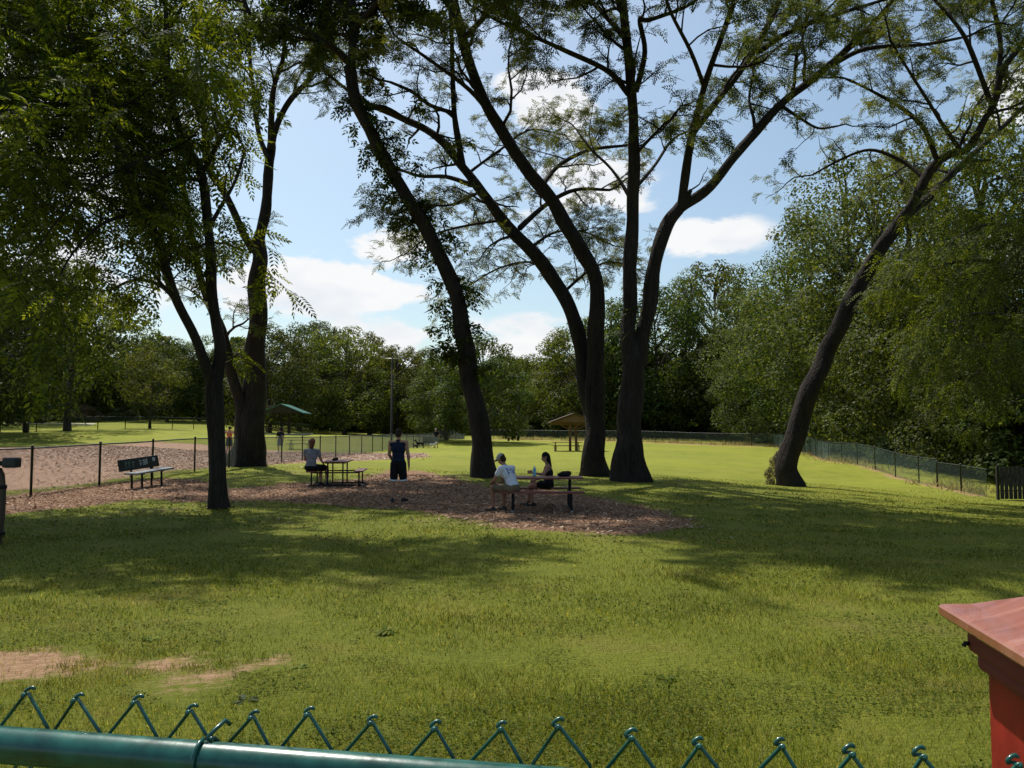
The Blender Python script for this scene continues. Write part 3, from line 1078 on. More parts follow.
    t.limb([(630, 365, 18), (629, 330, 17), (630, 270, 16), (633, 205, 14.5), (634, 160, 13), (632, 100, 12), (627, 45, 11, .2), (622, 0, 10, .3), (616, -70, 8, .6), (606, -170, 5, 1)], Y, .42, 3.6, .8)
    t.limb([(639, 365, 18), (645, 330, 17.5), (653, 273, 17), (667, 226, 16), (681, 206, 14), (691, 190, 4)], Y, 1, 1, .0001, 0, 12, False)
    t.limb([(681, 210, 11), (687, 165, 11, -.3), (693, 128, 10, -.5), (697, 116, 4, -.6)], Y, 1, 1, .0001, 0, 10, False)
    t.limb([(693, 132, 8, -.5), (704, 86, 7.5, -1), (722, 35, 6.5, -1.6), (735, 0, 6, -2), (760, -80, 4, -3), (775, -150, 3, -3.6)], Y, .25, 3.2, .85)
    t.limb([(693, 132, 9, -.5), (714, 104, 8.5, -.2), (749, 59, 7.5, .4), (780, 0, 6, 1), (810, -70, 4, 1.8)], Y, .2, 3.2, .85)
    t.limb([(681, 208, 12), (710, 187, 11.5, .3), (741, 148, 11, .6), (780, 105, 10, 1), (819, 74, 8.5, 1.3), (858, 39, 7, 1.7), (893, 0, 5.5, 2), (930, -50, 4, 2.5)], Y, .3, 3.2, .85)
    t.limb([(830, 66, 6, 1.4), (866, 49, 5, .6), (921, 45, 4, -.4), (960, 38, 3, -1.2)], Y, .2, 2.2, .9)
    t.limb([(756, 53, 6.5, .5), (796, 29, 5.5, -.4), (839, 14, 4.5, -1.4), (890, -2, 3.5, -2.4)], Y, .2, 2.6, .9)
    t.limb([(780, 105, 5, 1), (800, 118, 3.5, .4), (818, 128, 2.5, 0), (838, 126, 2, -.4)], Y, .2, 1.6, 1.0)
    t.limb([(636, 92, 7, 0), (645, 52, 6.5, -.6), (640, 20, 6, -.9), (650, 20, 5, -1.2), (694, 2, 4, -2), (720, -30, 3, -3)], Y, .3, 2.4, .9)
    t.limb([(628, 94, 7, 0), (609, 72, 6.5, -.6), (570, 53, 5.5, -1.4), (530, 35, 4.5, -2.2), (500, 22, 3.5, -3), (470, 5, 2.5, -3.6)], Y, .2, 2.6, .95)
    t.limb([(627, 40, 7, 0), (600, 10, 6, 1.5), (570, -20, 5, 3), (530, -50, 3.5, 4.5)], Y, .2, 3.0, .95)
    t.limb([(624, 10, 7, 0), (600, -30, 6, -2.5), (545, -70, 4.5, -5), (495, -95, 3, -7)], Y, .35, 3.2, 5.5)
    t.limb([(622, 0, 7, 0), (625, -45, 6, -2.5), (600, -80, 4.5, -5), (575, -100, 3, -7)], Y, .35, 3.2, 5.5)
    t.limb([(704, 86, 5, -1), (690, 50, 4.5, -2.4), (672, 15, 4, -4), (660, -20, 3, -5.5)], Y, .2, 2.6, 1.0)
    t.limb([(634, 190, 5), (655, 165, 3.5, 1.4), (672, 140, 3, 2.6), (690, 130, 2, 3.6)], Y, .3, 1.8, .9)
    t.limb([(632, 200, 5), (612, 170, 3.5, 1.0), (592, 150, 3, 1.6), (575, 128, 2, 2.4)], Y, .3, 2.0, .9)
    t.finish('locust_tree', 'tree with the widest trunk, near the picture middle, fanning out into tall limbs', base, M['leaf_locust'], M['bark'], 'locust')

    # T6: tree leaning right
    Y = 31.0
    t = Tree(17, 'locust', 3, (.95, 2.0, 3.4), .5, .7, .04, .25, .12, 1.2, .2)
    base = at(789, 485, Y)
    t.limb([(790, 485, 28), (788, 465, 26), (793, 440, 24), (805, 405, 24), (822, 365, 23), (840, 325, 21), (857, 288, 19.5), (879, 250, 18), (906, 214, 15), (916, 198, 4)], Y, 1, 1, .0001, .3, 16, False, 5, .35, 1.1)
    t.limb([(904, 218, 12), (920, 190, 12, -.3), (933, 166, 12, -.6), (950, 154, 11, -.9), (968, 148, 10, -1.2), (985, 120, 9, -1.6), (996, 100, 9, -1.9), (1003, 70, 8, -2.2), (1024, 40, 7, -2.6), (1050, -20, 5, -3)], Y, .3, 3.0, .9)
    t.limb([(906, 216, 11), (930, 197, 10.5, .6), (947, 178, 10, 1), (965, 162, 8, 1.5), (1000, 130, 6, 2.2), (1040, 90, 4, 3)], Y, .3, 3.0, .9)
    t.limb([(938, 163, 7, -.6), (925, 130, 6, -1.2), (905, 110, 5, -1.8), (880, 95, 4, -2.2), (850, 80, 3, -2.6)], Y, .15, 2.4, 1.1)
    t.limb([(925, 178, 6, -.4), (900, 160, 5, .4), (870, 150, 4, 1), (840, 160, 3.2, 1.6), (812, 175, 2.4, 2)], Y, .15, 2.4, 1.1)
    t.limb([(992, 104, 7, -1.8), (975, 60, 6, -2.4), (960, 30, 5, -3), (935, 0, 4, -3.4), (900, -40, 3, -4)], Y, .15, 2.8, 1.0)
    t.limb([(998, 90, 7, -2), (1000, 40, 6, -1.4), (990, -10, 5, -1), (985, -70, 4, -.6)], Y, .15, 3.0, 1.0)
    t.limb([(960, 150, 6, -1), (940, 120, 5, -2.6), (915, 80, 4, -4.2), (890, 40, 3, -5.6)], Y, .15, 2.6, 1.1)
    t.finish('leaning_tree', 'thick trunk leaning hard to the right, alone in the grass by the right hand woods', base, M['leaf_locust'], M['bark'], 'locust')

    # the yellow green tree whose boughs hang in at the right edge
    Y = 25.5
    t = Tree(18, 'right', 3, (1.4, 2.3, 3.6), .5, .8, .0, .16, .11, 1.05, .5)
    bx = 18.2
    b = Vector((bx, Y, gz(bx, Y)))
    P = catmull([b + Vector((0, 0, -.3)), b + Vector((0, 0, 2.5)), b + Vector((-.3, 0, 6)), b + Vector((-.2, .2, 9)), b + Vector((.2, .2, 13))], 5)
    rr = [.34 - .25 * i / (len(P) - 1) for i in range(len(P))]
    t.trunk_tube(P, rr, 12, .5, flare_h=.6)
    for (z, dx, dy, dz) in ((4.0, -3.4, -1.0, .8), (4.6, -3.0, 1.8, .8), (5.4, -4.0, .2, .9), (6.4, -3.4, -2.0, .9), (7.2, -4.0, 1.4, 1.0), (8.2, -3.6, -.4, .9), (9.0, -2.6, -2, 1.2),
                            (5.0, 3, -1, 1.2), (6.6, 3.2, 1, 1.4), (8, 2.6, -1.5, 1.6), (9.6, -2.2, 1.4, 1.4), (10.8, 1.5, 0, 1.6), (3.6, -2.6, .6, .4)):
        p0 = b + Vector((-.25, 0, z))
        pts = catmull([p0, p0 + Vector((dx * .4, dy * .4, dz * .8)), p0 + Vector((dx * .75, dy * .75, dz)), p0 + Vector((dx, dy, dz * .6))], 4)
        rad = [.08 - .06 * i / (len(pts) - 1) for i in range(len(pts))]
        t.trunk_tube(pts, rad, 7)
        t.branch_along(pts, rad, .2, 2.0, 1.9)
    t.finish('walnut_tree', 'yellow green tree with long drooping leaves filling the right edge in front of the woods', b, M['leaf_right'], M['bark_wood'], 'right')


build_near_trees()


# ------------------------------------------------------------------ wood trees: a trunk, limbs and a crown of leaf clumps
def wood_proto(seed, h, w, leaf, nlobes, per, cbase=.18, leafm='leaf_wood_a', shape='round', trunk=True):
    r = random.Random(seed)
    rg = np.random.default_rng(seed)
    tr = MB()
    cen = Vector((r.uniform(-.3, .3), r.uniform(-.3, .3), 0))
    if trunk:
        P = catmull([Vector((0, 0, -.4)), Vector((r.uniform(-.1, .1), 0, h * .2)), Vector((r.uniform(-.4, .4), r.uniform(-.4, .4), h * .5)), Vector((r.uniform(-.5, .5), r.uniform(-.5, .5), h * .88))], 4)
        r0 = .018 * h + .05
        tr.tube(P, [r0 * (1.35 - .3 * i if i < 2 else 1 - .85 * i / (len(P) - 1)) for i in range(len(P))], 8)
    pos, nor, lobe_c = [], [], []
    z0 = h * cbase
    for i in range(nlobes):
        for _ in range(30):
            u = r.uniform(0, 1)
            if shape == 'round':
                prof = math.sqrt(max(0, 1 - (2 * u - .85) ** 2 / 1.35)) if u > .0 else 0
            elif shape == 'tall':
                prof = (1 - u ** 2.2) ** .6 * (.55 + .45 * min(1, u * 4))
            else:
                prof = (1 - u ** 1.6) ** .55
            th = r.uniform(0, 6.283)
            k = r.uniform(.45, 1.0) ** .6
            c = Vector((math.cos(th) * prof * k * w / 2, math.sin(th) * prof * k * w / 2, z0 + u * (h - z0) * .96)) + cen
            rad = r.uniform(.09, .17) * w * (.75 + .5 * (1 - u))
            if all((c - q).length > (rad + rr) * .52 for q, rr in lobe_c):
                break
        lobe_c.append((c, rad))
        if trunk and i % 2 == 0:
            b0 = Vector((0, 0, max(h * .12, c.z - w * .28)))
            mid = b0.lerp(c, .55) + Vector((r.uniform(-.3, .3), r.uniform(-.3, .3), .2))
            tr.tube([b0, mid, c], [.006 * h, .004 * h, .02], 4, False)
        n = int(per * (rad / (.13 * w)) ** 2)
        d = rg.normal(0, 1, (n, 3))
        d /= np.linalg.norm(d, axis=1, keepdims=True)
        rr = rad * (.55 + .5 * rg.random(n) ** .6)
        squash = np.array([1, 1, .72])
        pos.append(np.array(c) + d * rr[:, None] * squash)
        nor.append(d + np.array([0, 0, .55]) + rg.normal(0, .45, (n, 3)))
    pos = np.concatenate(pos)
    nor = np.concatenate(nor)
    n = len(pos)
    nor /= np.linalg.norm(nor, axis=1, keepdims=True)
    ax = rg.normal(0, 1, (n, 3)) + np.array([0, 0, -.4])
    ax -= nor * np.sum(ax * nor, 1, keepdims=True)
    ax /= np.linalg.norm(ax, axis=1, keepdims=True)
    bx = np.cross(nor, ax)
    l = leaf * rg.uniform(.6, 1.35, n)[:, None]
    wd = l * rg.uniform(.45, .8, n)[:, None]
    q = np.stack([pos - ax * l * .5, pos - bx * wd * .5 + ax * l * .05 + nor * l * .08, pos + ax * l * .5, pos + bx * wd * .5 + ax * l * .05 + nor * l * .08], 1)
    t = bpy.data.objects.new('wood_tree', None)
    COL.objects.link(t)
    if trunk:
        tr.build('trunk', M['bark_wood'], t, True)
    quad_mesh('crown', q, M[leafm], t)
    return t, h


PROTO = {}
PROTO['a'] = wood_proto(21, 16, 12, .30, 62, 300, .10, 'leaf_wood_a')
PROTO['b'] = wood_proto(22, 17, 10.5, .30, 62, 300, .08, 'leaf_wood_b', 'tall')
PROTO['c'] = wood_proto(23, 14, 12, .30, 60, 320, .10, 'leaf_wood_c')
PROTO['d'] = wood_proto(24, 15, 9.5, .28, 55, 260, .12, 'leaf_wood_b')
PROTO['e'] = wood_proto(25, 16, 10, .17, 56, 500, .06, 'leaf_wood_e', 'tall')      # nearer, finer leaves
PROTO['f'] = wood_proto(26, 15, 11, .165, 58, 540, .05, 'leaf_wood_f')
PROTO['s'] = wood_proto(27, 4.5, 5.0, .17, 34, 330, .0, 'leaf_wood_b', 'bush', False)     # shrubs
PROTO['u'] = wood_proto(28, 3.6, 5.0, .17, 30, 300, .0, 'leaf_grey', 'bush', False)
PROTO['y'] = wood_proto(29, 7.0, 5.0, .20, 34, 240, .02, 'leaf_bright', 'tall')
PROTO['p'] = wood_proto(30, 3.2, 4.2, .15, 26, 260, .0, 'leaf_pink', 'bush', False)
PROTO['o'] = wood_proto(31, 9.0, 8.0, .22, 34, 210, .35, 'leaf_wood_b')             # open park tree
USED = set()


def wood_tree(kind, px, Y, top, label, group='trees of the woods', wide=1.0, rz=None, name=None, dx=0.0):
    """top: the row of the photograph its tip reaches"""
    pr, h0 = PROTO[kind]
    p = on_ground(px, Y)
    p.x += dx
    tip = at(px, top, Y).z
    s = max(.2, (tip - p.z) / h0)
    if kind in USED:
        t = copy_tree(pr)
    else:
        t = pr
        USED.add(kind)
    nm = name or ('shrub' if kind in 'supy' else 'wood_tree')
    t.name = nm
    t.location = p + Vector((0, 0, -.1))
    sw = s * wide
    t.scale = (sw, sw, s)
    t.rotation_euler = (0, 0, rz if rz is not None else random.uniform(0, 6.28))
    tag(t, label, 'shrub' if nm == 'shrub' else 'tree', group)
    return t


W = wood_tree
FARG = 'trees of the far tree line'
W('c', -40, 60.0, 180, 'dark rounded tree cut by the left edge behind the back left fence', FARG)
W('a', 12, 92.0, 262, 'green tree at far left behind the concrete path', FARG)
W('d', 45, 112.0, 300, 'olive tree behind the path, left of the forked park tree', FARG)
W('b', 95, 118.0, 300, 'tall green tree behind the path, right of the forked park tree', FARG)
W('a', 128, 120.0, 322, 'rounded green tree above the pinkish shrub at the far left', FARG)
W('c', 168, 112.0, 338, 'deep green tree behind the small dark lollipop tree', FARG)
W('a', 200, 116.0, 335, 'green tree between the slender forked trunk and the lollipop tree', FARG)
W('c', 232, 118.0, 345, 'dark tree showing low between the two left trunks', FARG)
W('c', 270, 96.0, 327, 'dark full tree right of the stout trunk, above the green roofed shelter', FARG, 1.05)
W('a', 300, 116.0, 322, 'tallest rounded tree over the green roofed shelter', FARG)
W('d', 322, 124.0, 318, 'thin topped olive tree peeping over the tree line right of the shelter', FARG)
W('a', 345, 113.0, 326, 'broad dark green tree left of the tall light pole', FARG, 1.1)
W('b', 370, 122.0, 330, 'olive topped tree just left of the tall light pole', FARG)
W('d', 398, 120.0, 342, 'pale green tree right behind the tall light pole', FARG, 1.1)
W('b', 424, 124.0, 346, 'green tree between the tall light pole and the leaning dark trunk', FARG, 1.1)
W('c', 446, 92.0, 352, 'dark drooping tree touching the left of the leaning trunk', FARG, 1.0)
W('c', 482, 86.0, 334, 'dark heavy crowned tree directly behind the leaning trunk with shoots', FARG, 1.0)
W('y', 520, 121.0, 378, 'bright yellow green young tree in the gap of the tree line', 'bright young trees', 1.1, None, 'young_tree')
W('y', 539, 125.3, 384, 'second bright young tree, close to the right of the gap', 'bright young trees', 1.1, None, 'young_tree')
W('d', 505, 132.0, 352, 'hazy tree low in the gap behind the short light pole', FARG, 1.1)
W('a', 528, 149.0, 354, 'far tree closing the dip in the tree line', FARG, 1.2)
W('b', 556, 125.3, 336, 'green tree at the left of the timber shelter roof', FARG)
W('a', 582, 116.6, 318, 'tree directly behind the timber shelter', FARG)
W('b', 612, 114.5, 296, 'tall tree seen between the twin stems and the widest trunk', FARG)
W('a', 655, 111.7, 286, 'full green tree just right of the widest trunk', FARG)
W('e', 690, 114.0, 268, 'tall pale green tree right of the widest trunk', FARG)
W('d', 715, 120.8, 258, 'thin airy tree standing highest left of the sky gap', FARG, .85)
W('b', 738, 104.9, 290, 'green tree at the foot of the right hand sky gap', FARG)
W('e', 762, 95.8, 292, 'tree behind the far corner of the fence', FARG)
RWG = 'trees of the right hand woods'
W('f', 790, 87.4, 246, 'lighter tree at the left end of the right hand woods', RWG)
W('e', 812, 80.5, 208, 'tall tree rising above the left end of the right hand woods', RWG)
W('e', 850, 71.3, 150, 'tallest tree of the right hand woods, behind the bend of the leaning trunk', RWG)
W('f', 880, 62.1, 170, 'olive tree in the woods just right of the leaning trunk', RWG)
W('e', 915, 57.5, 130, 'tree in the right hand woods behind the upper leaning trunk', RWG)
W('f', 940, 50.6, 190, 'mid green tree in the woods above the near end of the wire fence', RWG)
W('e', 985, 48.3, 110, 'tall tree of the right hand woods behind the drooping yellow green leaves', RWG)
W('f', 1010, 42.5, 220, 'lower tree of the woods at the right edge above the board fence', RWG)
W('e', 1060, 43.7, 60, 'tall tree just past the right edge behind the board fence', RWG)
SHG = 'shrubs along the right hand fence'
W('s', 770, 94.9, 400, 'shrub behind the far corner of the fence', SHG, 1.2)
W('s', 806, 81.4, 392, 'shrub behind the fence, right of the leaning trunk foot', SHG, 1.2)
W('u', 845, 68.9, 400, 'pale grey green shrub behind the wire fence, right of the leaning trunk', SHG, 1.3)
W('s', 872, 62.1, 388, 'largest leafy shrub behind the middle of the right hand wire fence', SHG, 1.2)
W('s', 905, 55.4, 380, 'shrub above the middle of the right hand wire fence', SHG, 1.2)
W('u', 930, 49.7, 405, 'grey green shrub behind the near end of the wire fence', SHG, 1.2)
W('s', 955, 46.3, 385, 'dark shrub between the wire fence and the board fence', SHG, 1.2)
W('s', 990, 44.1, 360, 'tall dark shrub behind the board fence', SHG, 1.2)
W('s', 1030, 40.7, 350, 'dark shrub at the right edge behind the board fence', SHG, 1.2)
FSH = 'undergrowth along the far tree line'
W('s', 660, 114.0, 402, 'undergrowth at the tree foot right of the widest trunk', FSH, 1.5)
W('s', 700, 111.7, 402, 'undergrowth in the middle of the far right tree foot', FSH, 1.5)
W('s', 738, 104.9, 404, 'undergrowth near the far corner of the fence', FSH, 1.5)
W('s', 545, 121.0, 408, 'undergrowth left of the timber shelter', FSH, 1.6)
W('s', 610, 112.3, 405, 'undergrowth seen between the two middle trunks', FSH, 1.6)
W('p', 84, 110.0, 404, 'dusty pink flowering shrub beside the path at far left', 'shrubs along the path', 1.4)
W('s', 25, 108.0, 398, 'green shrub behind the path at far left', 'shrubs along the path', 1.6)
W('u', 125, 116.0, 404, 'grey shrub behind the path, right of the pink one', 'shrubs along the path', 1.6)
PKG = 'trees standing in the park on the left'
W('o', 69, 78.0, 262, 'forked park tree with an airy crown on the left lawn', PKG, 1.0, 1.0, 'park_tree')
W('o', 151, 88.0, 345, 'small dark lollipop tree on the far left lawn', PKG, .8, 2.2, 'park_tree')
W('c', -8, 70.0, 272, 'dark park tree at the left edge beside the black bin', PKG, .75, None, 'park_tree')
# the low reddish sucker shrub at the foot of the leaning tree
W('p', 775, 31.5, 449, 'small reddish sucker bush at the foot of the trunk leaning right', None, .5)
for k in PROTO:
    if k not in USED:
        for ch in list(PROTO[k][0].children):
            bpy.data.objects.remove(ch)
        bpy.data.objects.remove(PROTO[k][0])


# the deep wood that closes the view behind the tree line: reads as one mass
def deep_wood():
    rg = np.random.default_rng(5)
    P = []
    line = [(-150, 112), (-85, 128), (-40, 132), (0, 150), (25, 122), (38, 95), (44, 70), (44, 52), (40, 40), (44, 20)]
    for (x1, y1), (x2, y2) in zip(line[:-1], line[1:]):
        ln = math.hypot(x2 - x1, y2 - y1)
        n = int(ln * 620)
        t = rg.random(n)
        x = x1 + (x2 - x1) * t + rg.normal(0, 3.0, n)
        y = y1 + (y2 - y1) * t + rg.normal(0, 3.0, n)
        hmax = 10.5 + 2.2 * np.sin(x * .45 + y * .31) + 1.5 * np.sin(x * .17 - y * .6)
        z = ground_np(x, y) + hmax * rg.random(n) ** .9
        P.append(np.stack([x, y, z], 1))
    P = np.concatenate(P)
    n = len(P)
    a = rg.normal(0, 1, (n, 3))
    a /= np.linalg.norm(a, axis=1, keepdims=True)
    b = np.cross(a, rg.normal(0, 1, (n, 3)))
    b /= np.linalg.norm(b, axis=1, keepdims=True)
    s_ = rg.uniform(.3, .75, n)[:, None]
    q = np.stack([P - a * s_, P - b * s_ * .6, P + a * s_, P + b * s_ * .6], 1)
    o = quad_mesh('deep_woods', q, M['leaf_wood_c'])
    tag(o, 'dark mass of woodland closing the view behind the tree line', 'woods', None, 'stuff')


deep_wood()


# ------------------------------------------------------------------ fences
def chain_fence(name, label, line, h, mname, wname, post_r=.03, cell=.07, wire=.005, spacing=3.0, top_sag=0.0, first_off=0.0, rail=.02, name_cat='fence', group=None):
    P = [Vector((p.x, p.y, 0)) for p in line]
    seg = [(P[i + 1] - P[i]).length for i in range(len(P) - 1)]
    tot = sum(seg)

    def at_s(s_):
        s_ = min(max(s_, 0), tot - 1e-6)
        for i, l in enumerate(seg):
            if s_ <= l:
                q = P[i].lerp(P[i + 1], s_ / l)
                return q
            s_ -= l
        return P[-1].copy()
    b = at_s(0)
    b.z = gz(b.x, b.y)
    root = empty(name, b, 0, label, name_cat, group)
    S = np.arange(0, tot, .5).tolist() + [tot]
    gpts = []
    for s_ in S:
        q = at_s(s_)
        q.z = gz(q.x, q.y)
        gpts.append(q - b)
    mb = MB()
    mb.tube([q + Vector((0, 0, h)) for q in gpts], rail, 6)
    mb.build('top_rail', M[mname], root, True)
    pm = MB()
    pm.lathe([(post_r, -.3), (post_r, h + .02), (post_r * 1.25, h + .02), (post_r * 1.25, h + .05), (post_r * .5, h + .085)], 10)
    me = pm.mesh('fence_post')
    me.materials.append(M[mname])
    k = first_off
    while k <= tot + .01:
        q = at_s(k)
        q.z = gz(q.x, q.y)
        po = link('fence_post', me, None, root, True)
        po.location = q - b
        k += spacing
    # woven wire: each wire zigzags between its two neighbours
    nx = int(tot / (cell / 2))
    nz = int((h - .04) / (cell / 2))
    sx = np.arange(nx + 2) * (cell / 2)
    px = np.interp(sx, S, [q.x for q in gpts])
    py = np.interp(sx, S, [q.y for q in gpts])
    pz = np.interp(sx, S, [q.z for q in gpts])
    i = np.arange(nx)[:, None]
    j = np.arange(nz + 1)[None, :]
    c = i + (i + j) % 2
    V = np.stack([px[c], py[c], pz[c] + .03 + j * (cell / 2)], -1)
    A = V[:, :-1].reshape(-1, 3)
    B = V[:, 1:].reshape(-1, 3)
    t = B - A
    t /= np.linalg.norm(t, axis=1, keepdims=True)
    d = np.gradient(np.stack([px, py], -1), axis=0)
    hor = np.stack([t[:, 1] * 0, t[:, 1] * 0, t[:, 1] * 0 + 1], -1)
    w = np.cross(t, np.cross(t, hor))
    ln = np.linalg.norm(w, axis=1, keepdims=True)
    w = w / (ln + 1e-9) * wire / 2
    nn = np.cross(t, hor)
    nn = nn / (np.linalg.norm(nn, axis=1, keepdims=True) + 1e-9) * wire / 2
    q = np.concatenate([np.stack([A - w, A + w, B + w, B - w], 1), np.stack([A - nn, A + nn, B + nn, B - nn], 1)])
    quad_mesh('wire_mesh', q, M[wname], root)
    return root


def fx(Y):
    return -12.3 + .069 * (Y - 20.5)


LF = [Vector((fx(8.5), 8.5, 0)), Vector((fx(107), 107, 0))]
chain_fence('chain_link_fence', 'dark chain link fence running past the bench to the far tree line', LF, 1.2, 'fence_dark', 'fence_wire', .032, .07, .0075, 3.0, 0, .1)
chain_fence('chain_link_fence', 'teal wire fence closing the far end of the field', FFENCE, 1.25, 'fence_dark', 'fence_teal', .03, .1, .006, 3.0)
chain_fence('chain_link_fence', 'blue green wire fence coming down the right side of the field', RFENCE[:4], 1.25, 'fence_dark', 'fence_teal', .03, .09, .005, 3.0)
chain_fence('wire_fence', 'short dark wire fence between the blue green fence and the boards at right', [RFENCE[3], RFENCE[4]], 1.1, 'fence_dark', 'fence_wire', .04, .08, .006, 2.6)
chain_fence('wire_fence', 'black post and wire fence on the far left lawn beside the bin', [Vector((-62, 68, 0)), Vector((-46, 74, 0)), Vector((-41, 84, 0)), Vector((-36, 96, 0)), Vector((-26, 104, 0))], 1.3, 'fence_dark', 'fence_wire', .045, .14, .008, 3.2)


def board_fence():
    a, b_ = Vector((18.55, 30.6, 0)), Vector((26, 30.2, 0))
    base = Vector((a.x, a.y, gz(a.x, a.y)))
    root = empty('board_fence', base, 0, 'weathered grey board fence in the dark at the right edge', 'fence')
    n = int((b_ - a).length / .16)
    r = random.Random(3)
    mb = MB()
    for i in range(n):
        p = a.lerp(b_, (i + .5) / n)
        z = gz(p.x, p.y)
        hh = 1.22 + r.uniform(-.04, .04)
        mb.box(Vector((p.x, p.y, z + hh / 2 + .04)) - base, (.14, .022, hh), None, .004)
    mb.build('boards', M['fence_grey'], root)
    for z_ in (.35, 1.0):
        rl = MB()
        z0, z1 = gz(a.x, a.y), gz(b_.x, b_.y)
        rl.tube([Vector((a.x, a.y + .045, z0 + z_)) - base, Vector((b_.x, b_.y + .045, z1 + z_)) - base], .028, 4)
        rl.build('rail', M['fence_grey'], root)
    k = 0.0
    while k < 7.4:
        p = a.lerp(b_, k / (b_ - a).length)
        pm = MB()
        pm.box(Vector((p.x, p.y + .13, gz(p.x, p.y) + .55)) - base, (.09, .09, 1.5), None, .008)
        pm.build('fence_post', M['fence_grey'], root)
        k += 2.4


board_fence()


# foreground fence: the green rail right before the camera with the woven wire standing above it
def front_fence():
    A = Vector((.07, .8475, 0))
    u = Vector((.984, -.176, 0)).normalized()
    n = Vector((-u.y, u.x, 0))                      # away from the camera
    base = Vector((A.x, A.y, gz(A.x, A.y)))
    root = empty('chain_link_fence', base, 0, 'glossy green foreground rail with bare wire knuckles standing above it', 'fence')
    zr = 1.283
    rail = MB()
    rail.tube([u * -3.2 + Vector((0, 0, zr)), u * -.55 + Vector((0, 0, zr)), u * -.54 + Vector((0, 0, zr)), u * 1.9 + Vector((0, 0, zr))], [.0205] * 4, 28)
    rail.build('top_rail', M['green_paint'], root, True)
    for s_ in (-2.0, 1.3):
        pm = MB()
        pm.lathe([(.03, -.2), (.03, zr + .0), (.036, zr + .01), (.03, zr + .05), (.012, zr + .065)], 20)
        o = pm.build('fence_post', M['green_paint'], root, True)
        o.location = u * s_ - n * .055 if False else u * s_ + n * .0
    # ties around the rail
    for s_ in (-.42, .62, -1.4):
        tie = MB()
        c = u * s_ + Vector((0, 0, zr))
        pts = []
        for k in range(19):
            a = 2 * math.pi * k / 18
            pts.append(c + n * (.0235 * math.sin(a)) + Vector((0, 0, .0235 * math.cos(a))) + u * (.004 * math.cos(a * .5)))
        tie.tube(pts, .0026, 8)
        tie.tube([c + Vector((0, 0, .0235)), c + n * .012 + Vector((0, 0, .03)) + u * .003, c + n * .026 + Vector((0, 0, .036)) + u * .008, c + n * .03 + Vector((0, 0, .03)) + u * .012], .0026, 8)
        tie.build('tie_wire', M['green_paint'], root, True)
    r = random.Random(4)
    cell = .0728
    half = cell / 2
    wires = MB()
    off = n * .0265
    n0 = -52
    jit = {}
    s0 = -.0948 - .0728 * 3
    for i in range(n0, 28):
        pts = []
        zt = zr + .050 + r.uniform(-.009, .005)
        lean = r.uniform(-.004, .006)
        s_a = s0 + i * cell          # peak position
        jx = r.uniform(-.004, .004)
        # one wire comes up from the left trough, one from the right trough; they cross and are bent over into a knuckle
        for side in (-1, 1):
            pk = u * (s_a + jx + lean) + off + n * (.003 * side) + Vector((0, 0, zt))
            pts = []
            zz = zt - half * 1.02
            kx = side
            # zigzag to the ground
            z = zt
            seq = [pk]
            cur = side
            level = 1
            while z > .1 and level < 36:
                z = zt - (level * half + half * .22)
                if level % 2 == 1:
                    q = u * (s_a + side * half * .93) + off + n * (.0035 * side) + Vector((0, 0, z))
                else:
                    q = u * (s_a + side * half * .07) + off + n * (.0035 * side) + Vector((0, 0, z))
                seq.append(q)
                level += 1
            # rounded corners
            rp = [seq[0]]
            for a, b, c in zip(seq[:-2], seq[1:-1], seq[2:]):
                rp.append(b.lerp(a, .10))
                rp.append(b.lerp(c, .10))
            rp.append(seq[-1])
            # the knuckle: up over the crossing, then hooked back round the other wire
            hook = []
            r_ = r.uniform(.0034, .0046) if side > 0 else .0014
            cen = pk + u * (-side * r_ * .2) + Vector((0, 0, r_ * .5)) + n * (.003 * side)
            for k in range(9):
                a = R(-200 + 33 * k) * side + (math.pi if side > 0 else 0)
                hook.append(cen + u * (math.cos(a) * r_ * 1.25) + Vector((0, 0, math.sin(a) * r_ * .75 + math.cos(a) * r_ * .5)) + n * (.0045 * side * (k / 8 - .5) + math.cos(a) * r_ * .7))
            wires.tube(hook + rp, .0021, 8)
    wires.build('wire_mesh', M['green_paint'], root, True)


front_fence()


